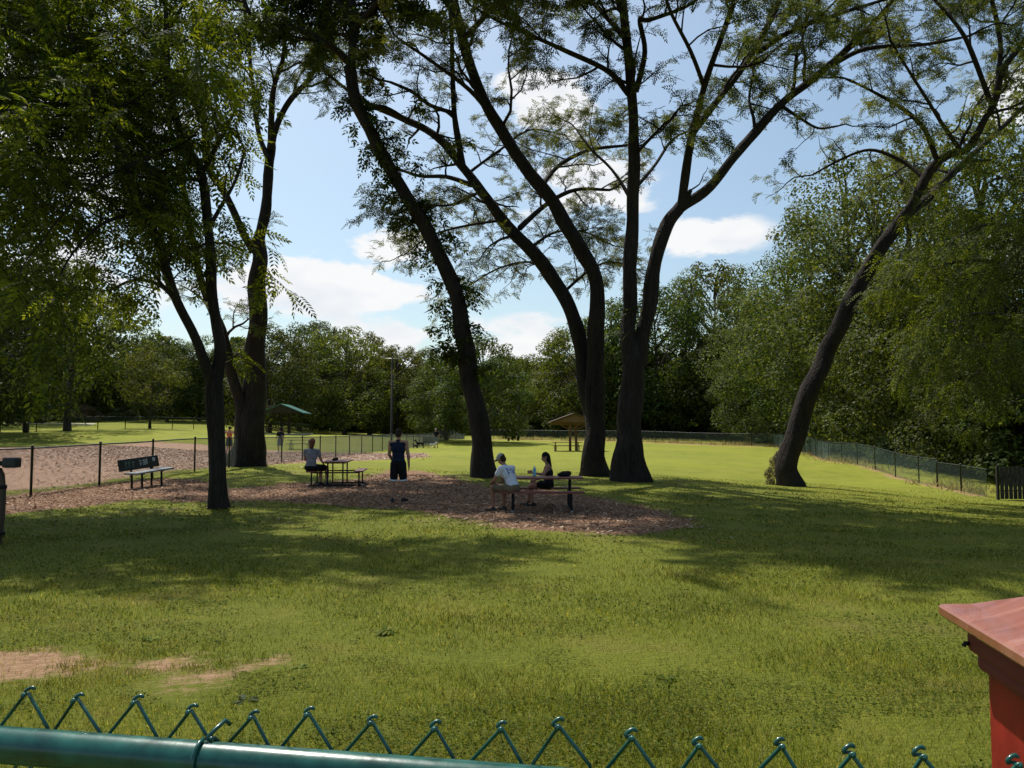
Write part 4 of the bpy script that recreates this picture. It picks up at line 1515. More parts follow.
def red_post():
    C_ = Vector((.578, 1.10, 0))
    u = Vector((.985, -.168, 0)).normalized()
    v = Vector((u.y, -u.x, 0))                      # toward the camera
    ctr = C_ + (u + v) * .16
    z0 = gz(ctr.x, ctr.y)
    rz = math.atan2(u.y, u.x)
    root = empty('gate_post', (ctr.x, ctr.y, z0), rz, 'square red painted post with a pinkish copper cap, at the lower right corner', 'post')
    ct = 1.417 - z0
    b = MB()
    b.box((0, 0, (ct - .06) / 2 - .05), (.235, .235, ct - .06 + .1), None, .004)
    b.build('post_body', M['red_paint'], root)
    m_ = MB()
    m_.box((0, 0, ct - .035), (.272, .272, .036), None, .008)
    m_.box((0, 0, ct - .0635), (.254, .254, .02), None, .006)
    m_.build('moulding', M['red_dark'], root)
    c = MB()
    s_, h = .16, .012
    # rolled edge then a low pyramid
    ring = [(s_ - .004, ct - .016), (s_, ct - .012), (s_, ct - .003), (s_ - .002, ct + .0005), (s_ - .006, ct + .002), (s_ - .03, ct + .008), (.03, ct + .052), (.0, ct + .058)]
    vs, fs = [], []
    for a, z in ring:
        a = max(a, .001)
        k = .004 if a > .1 else 0
        vs += [(-a, -a, z), (a, -a, z), (a, a, z), (-a, a, z)]
    for i in range(len(ring) - 1):
        for j in range(4):
            j2 = (j + 1) % 4
            fs.append((i * 4 + j, i * 4 + j2, i * 4 + 4 + j2, i * 4 + 4 + j))
    fs.append((3, 2, 1, 0))
    n = len(ring) * 4
    fs.append((n - 4, n - 3, n - 2, n - 1))
    c.add(vs, fs)
    c.build('post_cap', M['copper'], root)
    # a small dark screw eye under the cap
    e = MB()
    e.tube([Vector((-.134, .124, ct - .042)), Vector((-.141, .124, ct - .042)), Vector((-.143, .124, ct - .046))], .003, 8)
    e.build('screw_hook', M['dark_metal'], root, True)


red_post()


# ------------------------------------------------------------------ picnic tables, benches, small things
def make_table(label, loc, rz, length=1.83, group='picnic tables on the wood chips', mat_top='plank_red', leg='dark_metal', foot='steel', h=.74):
    root = empty('picnic_table', loc, rz, label, 'picnic table', group)
    t = MB()
    for k in range(5):
        t.box((0, -.30 + k * .15, h - .02), (length, .138, .04), None, .006)
    t.build('tabletop', M[mat_top], root)
    for s_ in (-1, 1):
        b = MB()
        for k in (-.5, .5):
            b.box((0, s_ * .69 + k * .132, .44), (length, .124, .04), None, .006)
        b.build('bench_seat', M[mat_top], root)
    for s_ in (-1, 1):
        x = s_ * (length / 2 - .28)
        f = MB()
        for y in (-.22, .22):
            f.tube([Vector((x, y, h - .04)), Vector((x, y, .06)), Vector((x, y * 1.0, .02))], .022, 8)
        f.tube([Vector((x, -.72, .40)), Vector((x, .72, .40))], .02, 8)
        for y in (-.69, .69):
            f.tube([Vector((x, y, .42)), Vector((x, y, .04))], .022, 8)
        f.tube([Vector((x, -.3, h - .055)), Vector((x, .3, h - .055))], .02, 8)
        f.tube([Vector((x, -.78, .03)), Vector((x, .78, .03))], .024, 8)
        f.build('leg_frame', M[leg], root, True)
        for y in (-.78, .78):
            c = MB()
            c.lathe([(.028, 0), (.032, .01), (.032, .05), (.02, .06)], 10, (x, y, .0))
            c.build('foot_cap', M[foot], root, True)
    return root


TA = Vector((-5.28, 24.35, gz(-5.28, 24.35)))
make_table('red brown picnic table seen end on, beside the woman in grey', TA, R(90 + 6))
TB = Vector((.66, 18.05, gz(.66, 18.05) - .02))
make_table('red brown picnic table seen side on, shared by two seated people', TB, R(-1))


def bench():
    p = on_ground(151, 23.0)
    root = empty('park_bench', p, R(80), 'park bench with a black lettered backrest, in front of the dark chain link fence', 'bench')
    root.rotation_euler = (0, R(-3), R(80))
    # local x along the bench, facing -y
    s_ = MB()
    s_.box((0, -.06, .46), (1.75, .40, .05), None, .012)
    s_.build('seat', M['bench_seat'], root)
    rot = Matrix.Rotation(R(-10), 3, 'X')
    b = MB()
    b.box((-.05, .25, .68), (1.78, .04, .33), rot, .01)
    bo = b.build('backrest', M['bench_black'], root)
    # worn lettering on the board, too faded to read
    r = random.Random(9)
    le = MB()
    le2 = MB()

    def stroke(mb, x, z, w, h):
        q = Vector((-.05, .25, .68)) + rot @ Vector((x, -.0235, z))
        mb.box(q, (w, .003, h), rot)
    for x in (-.02, .12, .2):
        stroke(le, x + .04, .07, .055, .03)
        stroke(le, x + .03, .0, .035, .03)
        stroke(le, x + .05, -.05, .05, .028)
        stroke(le, x + .075, .02, .02, .12)
    stroke(le, .33, .03, .035, .16)
    stroke(le, .66, .06, .13, .10)
    for x in (-.62, -.48, -.3):
        stroke(le2, x, 0, .03, .2)
        stroke(le2, x + .05, .05, .05, .03)
    le.build('lettering', M['letter_white'], bo)
    le2.build('lettering', M['letter_green'], bo)
    for x in (-.45, .45):
        f = MB()
        f.tube([Vector((x, .20, -.1)), Vector((x, .20, .44)), Vector((x, .25, .6)), Vector((x, .28, .80))], .03, 8)
        f.tube([Vector((x, -.2, .425)), Vector((x, .2, .425))], .022, 8)
        f.tube([Vector((x, -.12, -.1)), Vector((x, -.12, .42))], .03, 8)
        f.build('leg', M['dark_metal'], root, True)


bench()


def edge_post():
    p = G(-9, 545)
    root = empty('drinking_post', p, 0, 'weathered brown barrel shaped post with a dark box on top, cut by the left edge', 'post')
    b = MB()
    b.lathe([(.10, -.1), (.13, .02), (.15, .2), (.165, .5), (.165, .8), (.14, 1.02), (.10, 1.12)], 22)
    b.build('post_body', M['bark_brown'], root, True)
    h = MB()
    for z in (.14, .82):
        h.lathe([(.158 if z < .5 else .166, z), (.172 if z < .5 else .176, z), (.174 if z < .5 else .176, z + .05), (.16 if z < .5 else .162, z + .05)], 22)
    h.build('band', M['dark_metal'], root, True)
    a = MB()
    a.box((.06, 0, 1.19), (.30, .10, .07), None, .012)
    a.build('arm', M['dark_metal'], root)
    x = MB()
    x.box((.26, 0, 1.20), (.20, .17, .15), None, .03)
    x.build('box', M['bin'], root)


edge_post()


def light_pole(label, px, Y, top):
    p = on_ground(px, Y)
    hgt = at(px, top, Y).z - p.z
    root = empty('light_pole', p, R(4), label, 'light pole')
    m_ = MB()
    m_.lathe([(.16, -.2), (.16, .25), (.11, .3), (.07, hgt)], 12)
    m_.build('pole', M['dark_metal'], root, True)
    c = MB()
    c.tube([Vector((-1.0, 0, hgt - .05)), Vector((1.0, 0, hgt - .05))], .04, 6)
    c.build('crossarm', M['steel'], root, True)
    for x in (-.85, .85):
        f = MB()
        f.box((x, -.1, hgt + .02), (.36, .5, .14), None, .04)
        f.build('lamp_head', M['steel'], root)


light_pole('tall light pole with a crossarm, behind the standing man', 392, 73, 358)
light_pole('shorter looking light pole in the far gap right of the leaning trunk', 518, 97, 376)


def timber_shelter():
    Y = 66
    p = on_ground(572.5, Y)
    root = empty('picnic_shelter', p, R(2), 'timber picnic shelter with a brown gabled roof on two braced posts', 'shelter', None)
    w, d, z0, z1, th = 1.95, 1.7, 2.28, 3.0, .09
    roof = MB()
    for s_ in (-1, 1):
        a = [(s_ * w, -d, z0), (0, -d, z1), (0, d, z1), (s_ * w, d, z0)]
        vs = a + [(x, y, z + th) for x, y, z in a]
        roof.add(vs, [(3, 2, 1, 0), (4, 5, 6, 7), (0, 1, 5, 4), (1, 2, 6, 5), (2, 3, 7, 6), (3, 0, 4, 7)])
    roof.build('roof', M['bark_brown'], root)
    for y in (-d + .25, d - .25):
        g = MB()
        vs = [(-w + .25, y, z0 + .04), (w - .25, y, z0 + .04), (0, y, z1 - .06), (-w + .25, y + .04, z0 + .04), (w - .25, y + .04, z0 + .04), (0, y + .04, z1 - .06)]
        g.add(vs, [(0, 1, 2), (5, 4, 3), (0, 3, 4, 1), (1, 4, 5, 2), (2, 5, 3, 0)])
        g.build('gable', M['plank_cedar'], root)
    for x, y in ((-.28, -.55), (.34, .55)):
        f = MB()
        f.box((x, y, 1.1), (.2, .2, 2.4), None, .015)
        f.build('post', M['plank_cedar'], root)
        br = MB()
        for s_ in (-1, 1):
            br.tube([Vector((x, y, 1.7)), Vector((x + s_ * .95, y, 2.22))], .07, 4)
        br.box((0, y, 2.22), (3.6, .12, .14), None, .01)
        br.build('brace', M['plank_cedar'], root)
    q = Vector((p.x - .6, p.y - 1.6, gz(p.x - .6, p.y - 1.6)))
    make_table('dark picnic table under the timber shelter', q, R(3), 2.4, None, 'plank_red')


timber_shelter()


def green_shelter():
    Y = 86
    p = on_ground(286, Y)
    root = empty('picnic_shelter', p, R(3), 'green roofed picnic shelter on the far lawn behind the stout trunk', 'shelter')
    w, d, z0, z1, th = 2.35, 2.3, 2.2, 3.15, .08
    roof = MB()
    for s_ in (-1, 1):
        a = [(s_ * w, -d, z0), (0, -d, z1), (0, d, z1), (s_ * w, d, z0)]
        vs = a + [(x, y, z + th) for x, y, z in a]
        roof.add(vs, [(3, 2, 1, 0), (4, 5, 6, 7), (0, 1, 5, 4), (1, 2, 6, 5), (2, 3, 7, 6), (3, 0, 4, 7)])
    roof.build('roof', M['roof_green'], root)
    for y in (-d + .15, d - .2):
        g = MB()
        vs = [(-w + .2, y, z0 + .03), (w - .2, y, z0 + .03), (0, y, z1 - .06), (-w + .2, y + .04, z0 + .03), (w - .2, y + .04, z0 + .03), (0, y + .04, z1 - .06)]
        g.add(vs, [(0, 1, 2), (5, 4, 3), (0, 3, 4, 1), (1, 4, 5, 2), (2, 5, 3, 0)])
        g.build('gable', M['bark_wood'], root)
    for x in (-.38, .38):
        f = MB()
        f.box((x, 0, 1.1), (.24, .24, 2.4), None, .015)
        f.build('post', M['bark_wood'], root)
    slab = MB()
    slab.box((0, 0, .02), (5, 5, .12), None, .02)
    slab.build('floor_slab', M['path'], root)


green_shelter()
q = on_ground(274, 84)
make_table('pale picnic table left of the green roofed shelter', q, R(5), 2.0, None, 'plank_cedar', 'steel', 'steel')
q = on_ground(301, 62)
make_table('green metal picnic table beyond the fence, behind the seated woman in grey', q, R(4), 1.9, None, 'bin_green', 'bin_green', 'bin_green')


def bin_(label, p, h, r, m_, group=None):
    root = empty('trash_bin', p, 0, label, 'bin', group)
    b = MB()
    b.lathe([(r * .85, 0), (r, h * .3), (r, h * .82), (r * 1.05, h * .84), (r * 1.05, h * .88)], 16)
    b.build('bin_body', m_, root, True)
    l = MB()
    l.lathe([(r * 1.02, h * .885), (r * .95, h * .95), (r * .4, h), (r * .2, h)], 16)
    l.build('lid', m_, root, True)


bin_('black trash bin standing on the far left lawn', on_ground(27.5, 71), .95, .28, M['bin'])


def camp_chair(label, p, rz):
    root = empty('folding_chair', p, rz, label, 'chair', 'folding chairs by the far fence')
    s_ = MB()
    s_.box((0, 0, .44), (.56, .5, .03), Matrix.Rotation(R(5), 3, 'X'), .008)
    s_.build('seat', M['grey_fabric'], root)
    b = MB()
    b.box((0, -.27, .74), (.56, .03, .62), Matrix.Rotation(R(12), 3, 'X'), .008)
    b.build('backrest', M['grey_fabric'], root)
    for x in (-.28, .28):
        f = MB()
        f.tube([Vector((x, .26, 0)), Vector((x, -.24, .48))], .012, 6)
        f.tube([Vector((x, -.26, 0)), Vector((x, .26, .62))], .012, 6)
        f.tube([Vector((x, -.24, .44)), Vector((x, -.34, 1.03))], .012, 6)
        f.tube([Vector((x, .27, .62)), Vector((x, -.28, .64))], .02, 6)
        f.build('side_frame', M['steel'], root, True)


CY = 71
camp_chair('left of the two grey folding chairs by the far fence', on_ground(425.5, CY), R(15))
camp_chair('right of the two grey folding chairs by the far fence', on_ground(432.5, CY), R(-10))


# ------------------------------------------------------------------ people and dogs: overlapping shapes merged into one skin
def sphere_mb(mb, c, rad, rot=None, seg=12, rings=8):
    o = len(mb.v)
    c = Vector(c)
    if isinstance(rad, (int, float)):
        rad = (rad, rad, rad)
    vs, fs = [], []
    vs.append(Vector((0, 0, rad[2])))
    for i in range(1, rings):
        a = math.pi * i / rings
        for k in range(seg):
            b = 2 * math.pi * k / seg
            vs.append(Vector((rad[0] * math.sin(a) * math.cos(b), rad[1] * math.sin(a) * math.sin(b), rad[2] * math.cos(a))))
    vs.append(Vector((0, 0, -rad[2])))
    n = len(vs)
    for k in range(seg):
        fs.append((0, 1 + k, 1 + (k + 1) % seg))
        fs.append((n - 1, n - 1 - seg + (k + 1) % seg, n - 1 - seg + k))
    for i in range(rings - 2):
        for k in range(seg):
            a, b = 1 + i * seg + k, 1 + i * seg + (k + 1) % seg
            fs.append((a, a + seg, b + seg, b))
    if rot is not None:
        vs = [rot @ q for q in vs]
    mb.add([q + c for q in vs], fs)


def caps(mb, a, b, ra, rb, seg=12):
    a, b = Vector(a), Vector(b)
    n = 5
    mb.tube([a.lerp(b, k / n) for k in range(n + 1)], [ra + (rb - ra) * k / n for k in range(n + 1)], seg)
    sphere_mb(mb, a, ra, None, seg, 8)
    sphere_mb(mb, b, rb, None, seg, 8)


def skin_up(name, prims, voxel, m_, parent, smooth=4):
    mb = MB()
    for p in prims:
        if p[0] == 'c':
            caps(mb, *p[1:])
        else:
            sphere_mb(mb, *p[1:])
    me = mb.mesh(name)
    tmp = bpy.data.objects.new('merge', me)
    COL.objects.link(tmp)
    md = tmp.modifiers.new('r', 'REMESH')
    md.mode = 'VOXEL'
    md.voxel_size = voxel
    md.adaptivity = 0
    sm = tmp.modifiers.new('s', 'SMOOTH')
    sm.factor = .5
    sm.iterations = smooth
    dg = bpy.context.evaluated_depsgraph_get()
    nm = bpy.data.meshes.new_from_object(tmp.evaluated_get(dg))
    bpy.data.objects.remove(tmp)
    nm.name = name
    nm.materials.clear()
    return link(name, nm, m_, parent, True)


def hand(prims, w, d, side, curl=.5):
    """palm with four bent fingers of unequal length and a thumb leaving its side"""
    w, d = Vector(w), Vector(d).normalized()
    a = Vector((0, 1, 0))
    if abs(d.dot(a)) > .8:
        a = Vector((0, 0, 1))
    lat = (a - d * a.dot(d)).normalized()          # across the palm
    nrm = d.cross(lat) * side
    pc = w + d * .05
    prims.append(('c', w, w + d * .03, .026, .028))
    for k in (-1, 0, 1):
        prims.append(('c', w + d * .02 + lat * .014 * k, w + d * .085 + lat * .022 * k, .016, .015))
    for k, ln in enumerate((.062, .074, .07, .054)):
        b0 = w + d * .088 + lat * (.033 - .022 * k)
        d1 = (d + nrm * -curl * .5).normalized()
        d2 = (d + nrm * -curl * 1.5).normalized()
        b1 = b0 + d1 * ln * .5
        prims.append(('c', b0 - d * .02, b1, .0095, .009))
        prims.append(('c', b1, b1 + d2 * ln * .5, .009, .008))
    t0 = w + d * .03 + lat * .026
    t1 = t0 + (d * .7 + lat * .7 - nrm * .3).normalized() * .04
    prims.append(('c', t0, t1, .012, .0105))
    prims.append(('c', t1, t1 + (d * .95 + lat * .2 - nrm * .3).normalized() * .03, .0105, .009))


def person(label, loc, rz, J, outfit, scale=1.0, voxel=.010, group=None, female=False):
    root = empty('person', loc, rz, label, 'person', group)
    root.scale = (scale, scale, scale)
    g = lambda k: Vector(J[k])
    pel, ch, nk, hd = g('pel'), g('ch'), g('nk'), g('hd')
    up = (ch - pel).normalized()
    hup = (hd - nk).normalized()
    look = Vector(J.get('look', (0, 1, 0))).normalized()
    look = (look - hup * look.dot(hup)).normalized()
    hr = look.cross(hup).normalized()
    rotH = Matrix((hr, look, hup)).transposed()
    side = (g('shR') - g('shL')).normalized()
    fwd = side.cross(up) * -1
    fwd = up.cross(side) if up.cross(side).dot(Vector((0, 1, 0))) > 0 else side.cross(up)
    rotT = Matrix((side, fwd.normalized(), up)).transposed()
    slim = .9 if female else 1.0
    P = []
    # torso
    P.append(('e', pel, (.155, .11, .13), rotT))
    P.append(('e', pel.lerp(ch, .45), (.135 * slim, .10, .17), rotT))
    P.append(('e', ch, (.168 * slim, .112, .19), rotT))
    P.append(('c', g('shL'), g('shR'), .062 * slim, .062 * slim))
    P.append(('c', ch + up * .14, nk, .06, .052))
    P.append(('c', nk, hd - hup * .05, .05, .05))
    # head
    P.append(('e', hd + hup * .02, (.074, .092, .108), rotH))
    P.append(('e', hd - hup * .045 + look * .022, (.056, .066, .072), rotH))
    P.append(('c', hd + look * .088 + hup * .012, hd + look * .104 - hup * .022, .011, .014))
    P.append(('e', hd + look * .082 - hup * .058, (.024, .014, .011), rotH))
    for s_ in (-1, 1):
        P.append(('e', hd + hr * .077 * s_ - look * .005, (.012, .022, .032), rotH))
    for s_ in 'LR':
        P.append(('c', g('sh' + s_), g('el' + s_), .052 * slim, .041 * slim))
        P.append(('c', g('el' + s_), g('wr' + s_), .042 * slim, .027))
        hand(P, g('wr' + s_), J.get('hand' + s_, g('wr' + s_) - g('el' + s_)), 1 if s_ == 'R' else -1, J.get('curl', .5))
        P.append(('c', g('hip' + s_), g('kn' + s_), .085, .056))
        kn, an = g('kn' + s_), g('an' + s_)
        P.append(('c', kn, kn.lerp(an, .35), .055, .056))
        P.append(('c', kn.lerp(an, .3), an, .056, .036))
        P.append(('c', an, g('toe' + s_), .036, .03))
    skin_up('body', P, voxel, M[outfit.get('skin', 'skin')], root)
    # eyes
    for s_ in (-1, 1):
        e = MB()
        sphere_mb(e, hd + hr * .031 * s_ + look * .083 + hup * .012, .011, None, 8, 6)
        e.build('eye', M['eye'], root, True)
    # top
    top = outfit['top']
    S = [('e', pel.lerp(ch, .12), (.168, .125, .13), rotT), ('e', pel.lerp(ch, .45), (.156 * slim, .120, .18), rotT), ('e', ch, (.184 * slim, .128, .19), rotT),
         ('c', g('shL').lerp(ch, .17 if top[1] == 0 else .05), g('shR').lerp(ch, .17 if top[1] == 0 else .05), .072 * slim, .072 * slim), ('c', ch + up * .12, nk - up * .03, .075, .066)]
    if top[1] > 0:
        for s_ in 'LR':
            sh, el = g('sh' + s_), g('el' + s_)
            S.append(('c', sh, sh.lerp(el, top[1]), .067 * slim, .064 * slim))
    if top[1] == 0 and len(top) > 2:       # a tank top leaves the shoulders bare
        S = S[:2] + [('e', ch - up * .03, (.176 * slim, .126, .165), rotT)]
        for k in (-.085, .085):
            S.append(('c', ch + side * k + up * .08 + fwd * .05, nk + side * k * 1.0 - up * .015, .03, .022))
            S.append(('c', ch + side * k + up * .08 - fwd * .06, nk + side * k * 1.0 - up * .015, .03, .022))
    skin_up('shirt', S, voxel * 1.1, M[top[0]], root)
    # shorts
    bt = outfit['bottom']
    B = [('e', pel, (.172, .128, .125), rotT)]
    for s_ in 'LR':
        hp, kn = g('hip' + s_), g('kn' + s_)
        B.append(('c', hp, hp.lerp(kn, bt[1]), .105, .098 if not female else .085))
    so = skin_up('shorts', B, voxel * 1.1, M[bt[0]], root)
    if len(bt) > 2:
        for s_ in 'LR':
            hp, kn = g('hip' + s_), g('kn' + s_)
            m_ = MB()
            a, b = hp.lerp(kn, bt[1] + .11), hp.lerp(kn, bt[1] + .2)
            m_.tube([a, a.lerp(b, .5), b], [.104, .104, .1], 18)
            m_.build('hem', M[bt[2]], so, True)
    # hair
    H = [('e', hd + hup * .035 - look * .012, (.084, .097, .105), rotH)]
    if 'long' in outfit:
        H += [('c', hd - look * .035 + hup * .02, nk - look * .04 + hup * .03, .085, .06), ('c', hd - look * .06, nk - look * .075 - up * outfit['long'], .06, .035)]
    else:
        H += [('e', hd - look * .045 - hup * .02, (.074, .062, .075), rotH)]
    ho = skin_up('hair', H, voxel, M[outfit['hair']], root, 2)
    if outfit.get('cap'):
        c = [('e', hd + hup * .055, (.092, .105, .09), rotH), ('e', hd + hup * .05 + look * .12, (.07, .085, .012), rotH)]
        skin_up('cap', c, voxel * .8, M[outfit['cap']], root, 3)
    # shoes
    for s_ in 'LR':
        an, toe = g('an' + s_), g('toe' + s_)
        f = toe - an
        f.z = 0
        f.normalize()
        z = min(toe.z, an.z)
        Q = [('c', Vector((an.x, an.y, z + .01)) - f * .05, Vector((toe.x, toe.y, z + .0)) + f * .02, .044, .038), ('c', an, Vector((an.x, an.y, z + .02)), .043, .046)]
        skin_up('shoe', Q, voxel, M[outfit.get('shoes', 'shoe')], root, 3)
    return root


STAND = dict(pel=(0, 0, .95), ch=(0, -.01, 1.27), nk=(0, -.01, 1.475), hd=(.005, .02, 1.62),
             shL=(-.185, -.015, 1.405), shR=(.185, -.015, 1.405), elL=(-.235, .03, 1.13), elR=(.245, -.02, 1.12), wrL=(-.2, .2, .98), wrR=(.245, .05, .87),
             hipL=(-.09, 0, .91), hipR=(.09, 0, .91), knL=(-.115, .02, .50), knR=(.12, .03, .50), anL=(-.14, -.03, .09), anR=(.13, .02, .09),
             toeL=(-.17, .12, .045), toeR=(.17, .17, .045), look=(.12, 1, .02))

p = G(398, 502)
person('standing man in navy sleeveless shirt and black shorts with his back turned', p, R(-6), STAND,
       dict(skin='skin', top=('navy', 0), bottom=('black_cloth', .80, 'white_cloth'), hair='hair_brown'), 1.02, .010)

# man in the cap: astride the bench end, elbows on his knees
SITM = dict(pel=(0, 0, .535), ch=(0, .14, .83), nk=(0, .27, 1.01), hd=(0, .35, 1.14), shL=(-.19, .2, .95), shR=(.19, .2, .95), elL=(-.24, .33, .70), elR=(.24, .33, .70),
            wrL=(-.12, .54, .62), wrR=(.10, .56, .61), hipL=(-.1, .02, .52), hipR=(.1, .02, .52), knL=(-.2, .44, .53), knR=(.2, .44, .53),
            anL=(-.21, .40, .10), anR=(.2, .46, .10), toeL=(-.24, .55, .045), toeR=(.22, .61, .045), look=(-.1, 1, -.05), curl=.9)
sx, sy = .03, TB.y - .69
person('seated man in pale printed t-shirt, khaki shorts and grey cap', (sx, sy, gz(sx, sy) - .02), R(48), SITM,
       dict(skin='skin_tan', top=('shirt_print', .5), bottom=('khaki', .8), hair='hair_brown', cap='cap_grey'), 1.0, .010)

SITW = dict(pel=(0, 0, .53), ch=(0, .02, .84), nk=(0, .04, 1.04), hd=(0, .08, 1.18), shL=(-.165, .02, .97), shR=(.165, .02, .97), elL=(-.2, .12, .73), elR=(.21, .18, .76),
            wrL=(-.12, .33, .64), wrR=(.2, .4, .80), hipL=(-.09, .02, .52), hipR=(.09, .02, .52), knL=(-.09, .44, .50), knR=(.16, .43, .55),
            anL=(-.08, .38, .10), anR=(.12, .52, .10), toeL=(-.08, .52, .045), toeR=(.12, .67, .045), look=(-.15, 1, 0), curl=.8)
wx, wy = .86, TB.y + .69
person('seated woman in black tank top with long dark hair', (wx, wy, gz(wx, wy) - .02), R(82), SITW,
       dict(skin='skin', top=('black_cloth', 0, 1), bottom=('black_cloth', .5), hair='hair_black', long=.1), .97, .010, None, True)

SITG = dict(SITW)
SITG.update(elR=(.24, .12, .72), wrR=(.24, .34, .62), knL=(.16, .38, .5), anL=(.17, .34, .10), toeL=(.24, .46, .045), knR=(.34, .34, .5), anR=(.36, .30, .10), toeR=(.43, .42, .045), look=(.1, 1, 0))
ux = Vector((math.cos(R(96)), math.sin(R(96)), 0))          # along the end-on table
uy = Vector((-math.sin(R(96)), math.cos(R(96)), 0))
q = TA - ux * .72 + uy * .69
person('woman in a grey t-shirt with reddish hair sitting at the end on picnic table', (q.x, q.y, gz(q.x, q.y)), R(-2), SITG,
       dict(skin='skin', top=('grey_cloth', .5), bottom=('black_cloth', .75), hair='hair_red', long=.0), 1.08, .010, None, True)

STHIP = dict(STAND)
STHIP.update(elL=(-.36, -.05, 1.18), wrL=(-.18, .06, 1.03), elR=(.36, -.05, 1.18), wrR=(.18, .06, 1.03), handL=(.5, .3, -.4), handR=(-.5, .3, -.4))
p = G(229, 455)
person('person in orange red top standing beyond the fence beside the stout trunk', p, R(10), STHIP,
       dict(skin='skin', top=('orange_top', 0, 1), bottom=('navy', .7), hair='hair_brown'), 1.0, .014)
p = G(280, 453)
person('person in dark top and blue grey shorts beyond the fence near the green shelter', p, R(40), STAND,
       dict(skin='skin', top=('black_cloth', .6), bottom=('denim', .85), hair='hair_black', shoes='white_cloth'), .97, .014)
p = on_ground(436.5, 72.5)
person('person in dark clothes standing behind the grey folding chairs by the far fence', p, R(160), STHIP,
       dict(skin='skin', top=('black_cloth', .6), bottom=('grey_cloth', .8), hair='hair_brown', cap='cap_grey'), 1.0, .014)


def dog(label, p, rz, m_, s_):
    root = empty('dog', p, rz, label, 'dog')
    root.scale = (s_, s_, s_)
    P = [('e', (0, .18, .44), (.11, .19, .14)), ('e', (0, -.12, .46), (.09, .22, .11)), ('e', (0, -.3, .46), (.09, .12, .11)), ('c', (0, .3, .5), (0, .42, .66), .085, .065),
         ('e', (0, .47, .69), (.07, .09, .07)), ('c', (0, .52, .68), (0, .63, .65), .042, .03), ('c', (0, -.4, .5), (0, -.56, .66), .028, .014)]
    for x in (-.075, .075):
        P += [('c', (x, .24, .42), (x, .22, .24), .05, .032), ('c', (x, .22, .24), (x, .24, .05), .03, .022), ('c', (x, .24, .035), (x, .29, .03), .028, .024),
              ('c', (x, -.3, .44), (x, -.2, .28), .075, .042), ('c', (x, -.2, .28), (x, -.36, .17), .04, .026), ('c', (x, -.36, .17), (x, -.34, .04), .026, .022), ('c', (x, -.34, .035), (x, -.28, .03), .028, .024),
              ('c', (x * .7, .44, .75), (x * 1.05, .41, .68), .022, .016)]
    skin_up('body', P, .014, M[m_], root)


dog('black dog standing on the grass left of the folding chairs', on_ground(420.5, 70), R(75), 'black_fur', .95)
dog('small black dog farthest left on the grass by the far fence', on_ground(415.5, 68.5), R(60), 'black_fur', .55)
dog('white dog lying close before the right hand folding chair', on_ground(433.5, 69.5), R(-80), 'white_fur', .7)


def loose_items():
    # bottle and bag on the side-on table, bag on the end-on table
    zt = TB.z + .742
    root = empty('water_bottle', (TB.x - .15, TB.y + .22, zt), 0, 'light blue water bottle on the table before the woman in black', 'bottle')
    b = MB()
    b.lathe([(.036, 0), (.038, .01), (.038, .15), (.03, .175), (.018, .19)], 14)
    b.build('bottle_body', M['bottle_blue'], root, True)
    c = MB()
    c.lathe([(.02, .19), (.02, .215), (.012, .22)], 12)
    c.build('bottle_cap', M['cap_teal'], root, True)

    def bag(label, p, rz, s_):
        r_ = empty('bag', p, rz, label, 'bag')
        skin_up('bag_body', [('e', (0, 0, .05), (.17, .1, .065)), ('e', (.1, .02, .07), (.09, .08, .07)), ('e', (-.11, -.01, .045), (.08, .07, .045))], .012, M['black_cloth'], r_, 5)
        m_ = MB()
        m_.tube(catmull([Vector((-.1, 0, .09)), Vector((-.06, .06, .11)), Vector((.04, .07, .12)), Vector((.1, 0, .12))], 4), .01, 6)
        m_.build('strap', M['black_cloth'], r_, True)
        r_.scale = (s_, s_, s_)
    bag('black bag lying at the right end of the side on picnic table', (TB.x + .52, TB.y + .08, zt), R(10), .9)
    q = TA - ux * .25 + uy * .05
    bag('small dark bag on the end on picnic table', (q.x, q.y, TA.z + .742), R(60), .7)


loose_items()


# ------------------------------------------------------------------ grass, clover, wood chips
def scatter(n, ymin, ymax, power, side=.68):
    """points on the lawn before the camera, denser close by"""
    u = rng.random(n)
    a = 1 - power
    Y = (ymin ** a + u * (ymax ** a - ymin ** a)) ** (1 / a)
    X = (rng.random(n) * 2 - 1) * (side * Y + .6)
    return X, Y


def fbm(x, y, sc, seed=0.0):
    v = np.zeros(x.shape)
    amp = 1
    for k in range(4):
        a = 2.1 * k + seed
        v += amp * np.sin(x * sc * math.cos(a) + y * sc * math.sin(a) + 3 * np.sin(y * sc * .7 + a * 3) + a * 7) * np.cos(y * sc * math.cos(a * 1.3) - x * sc * math.sin(a) * .8 + a)
        amp *= .6
        sc *= 1.9
    return v


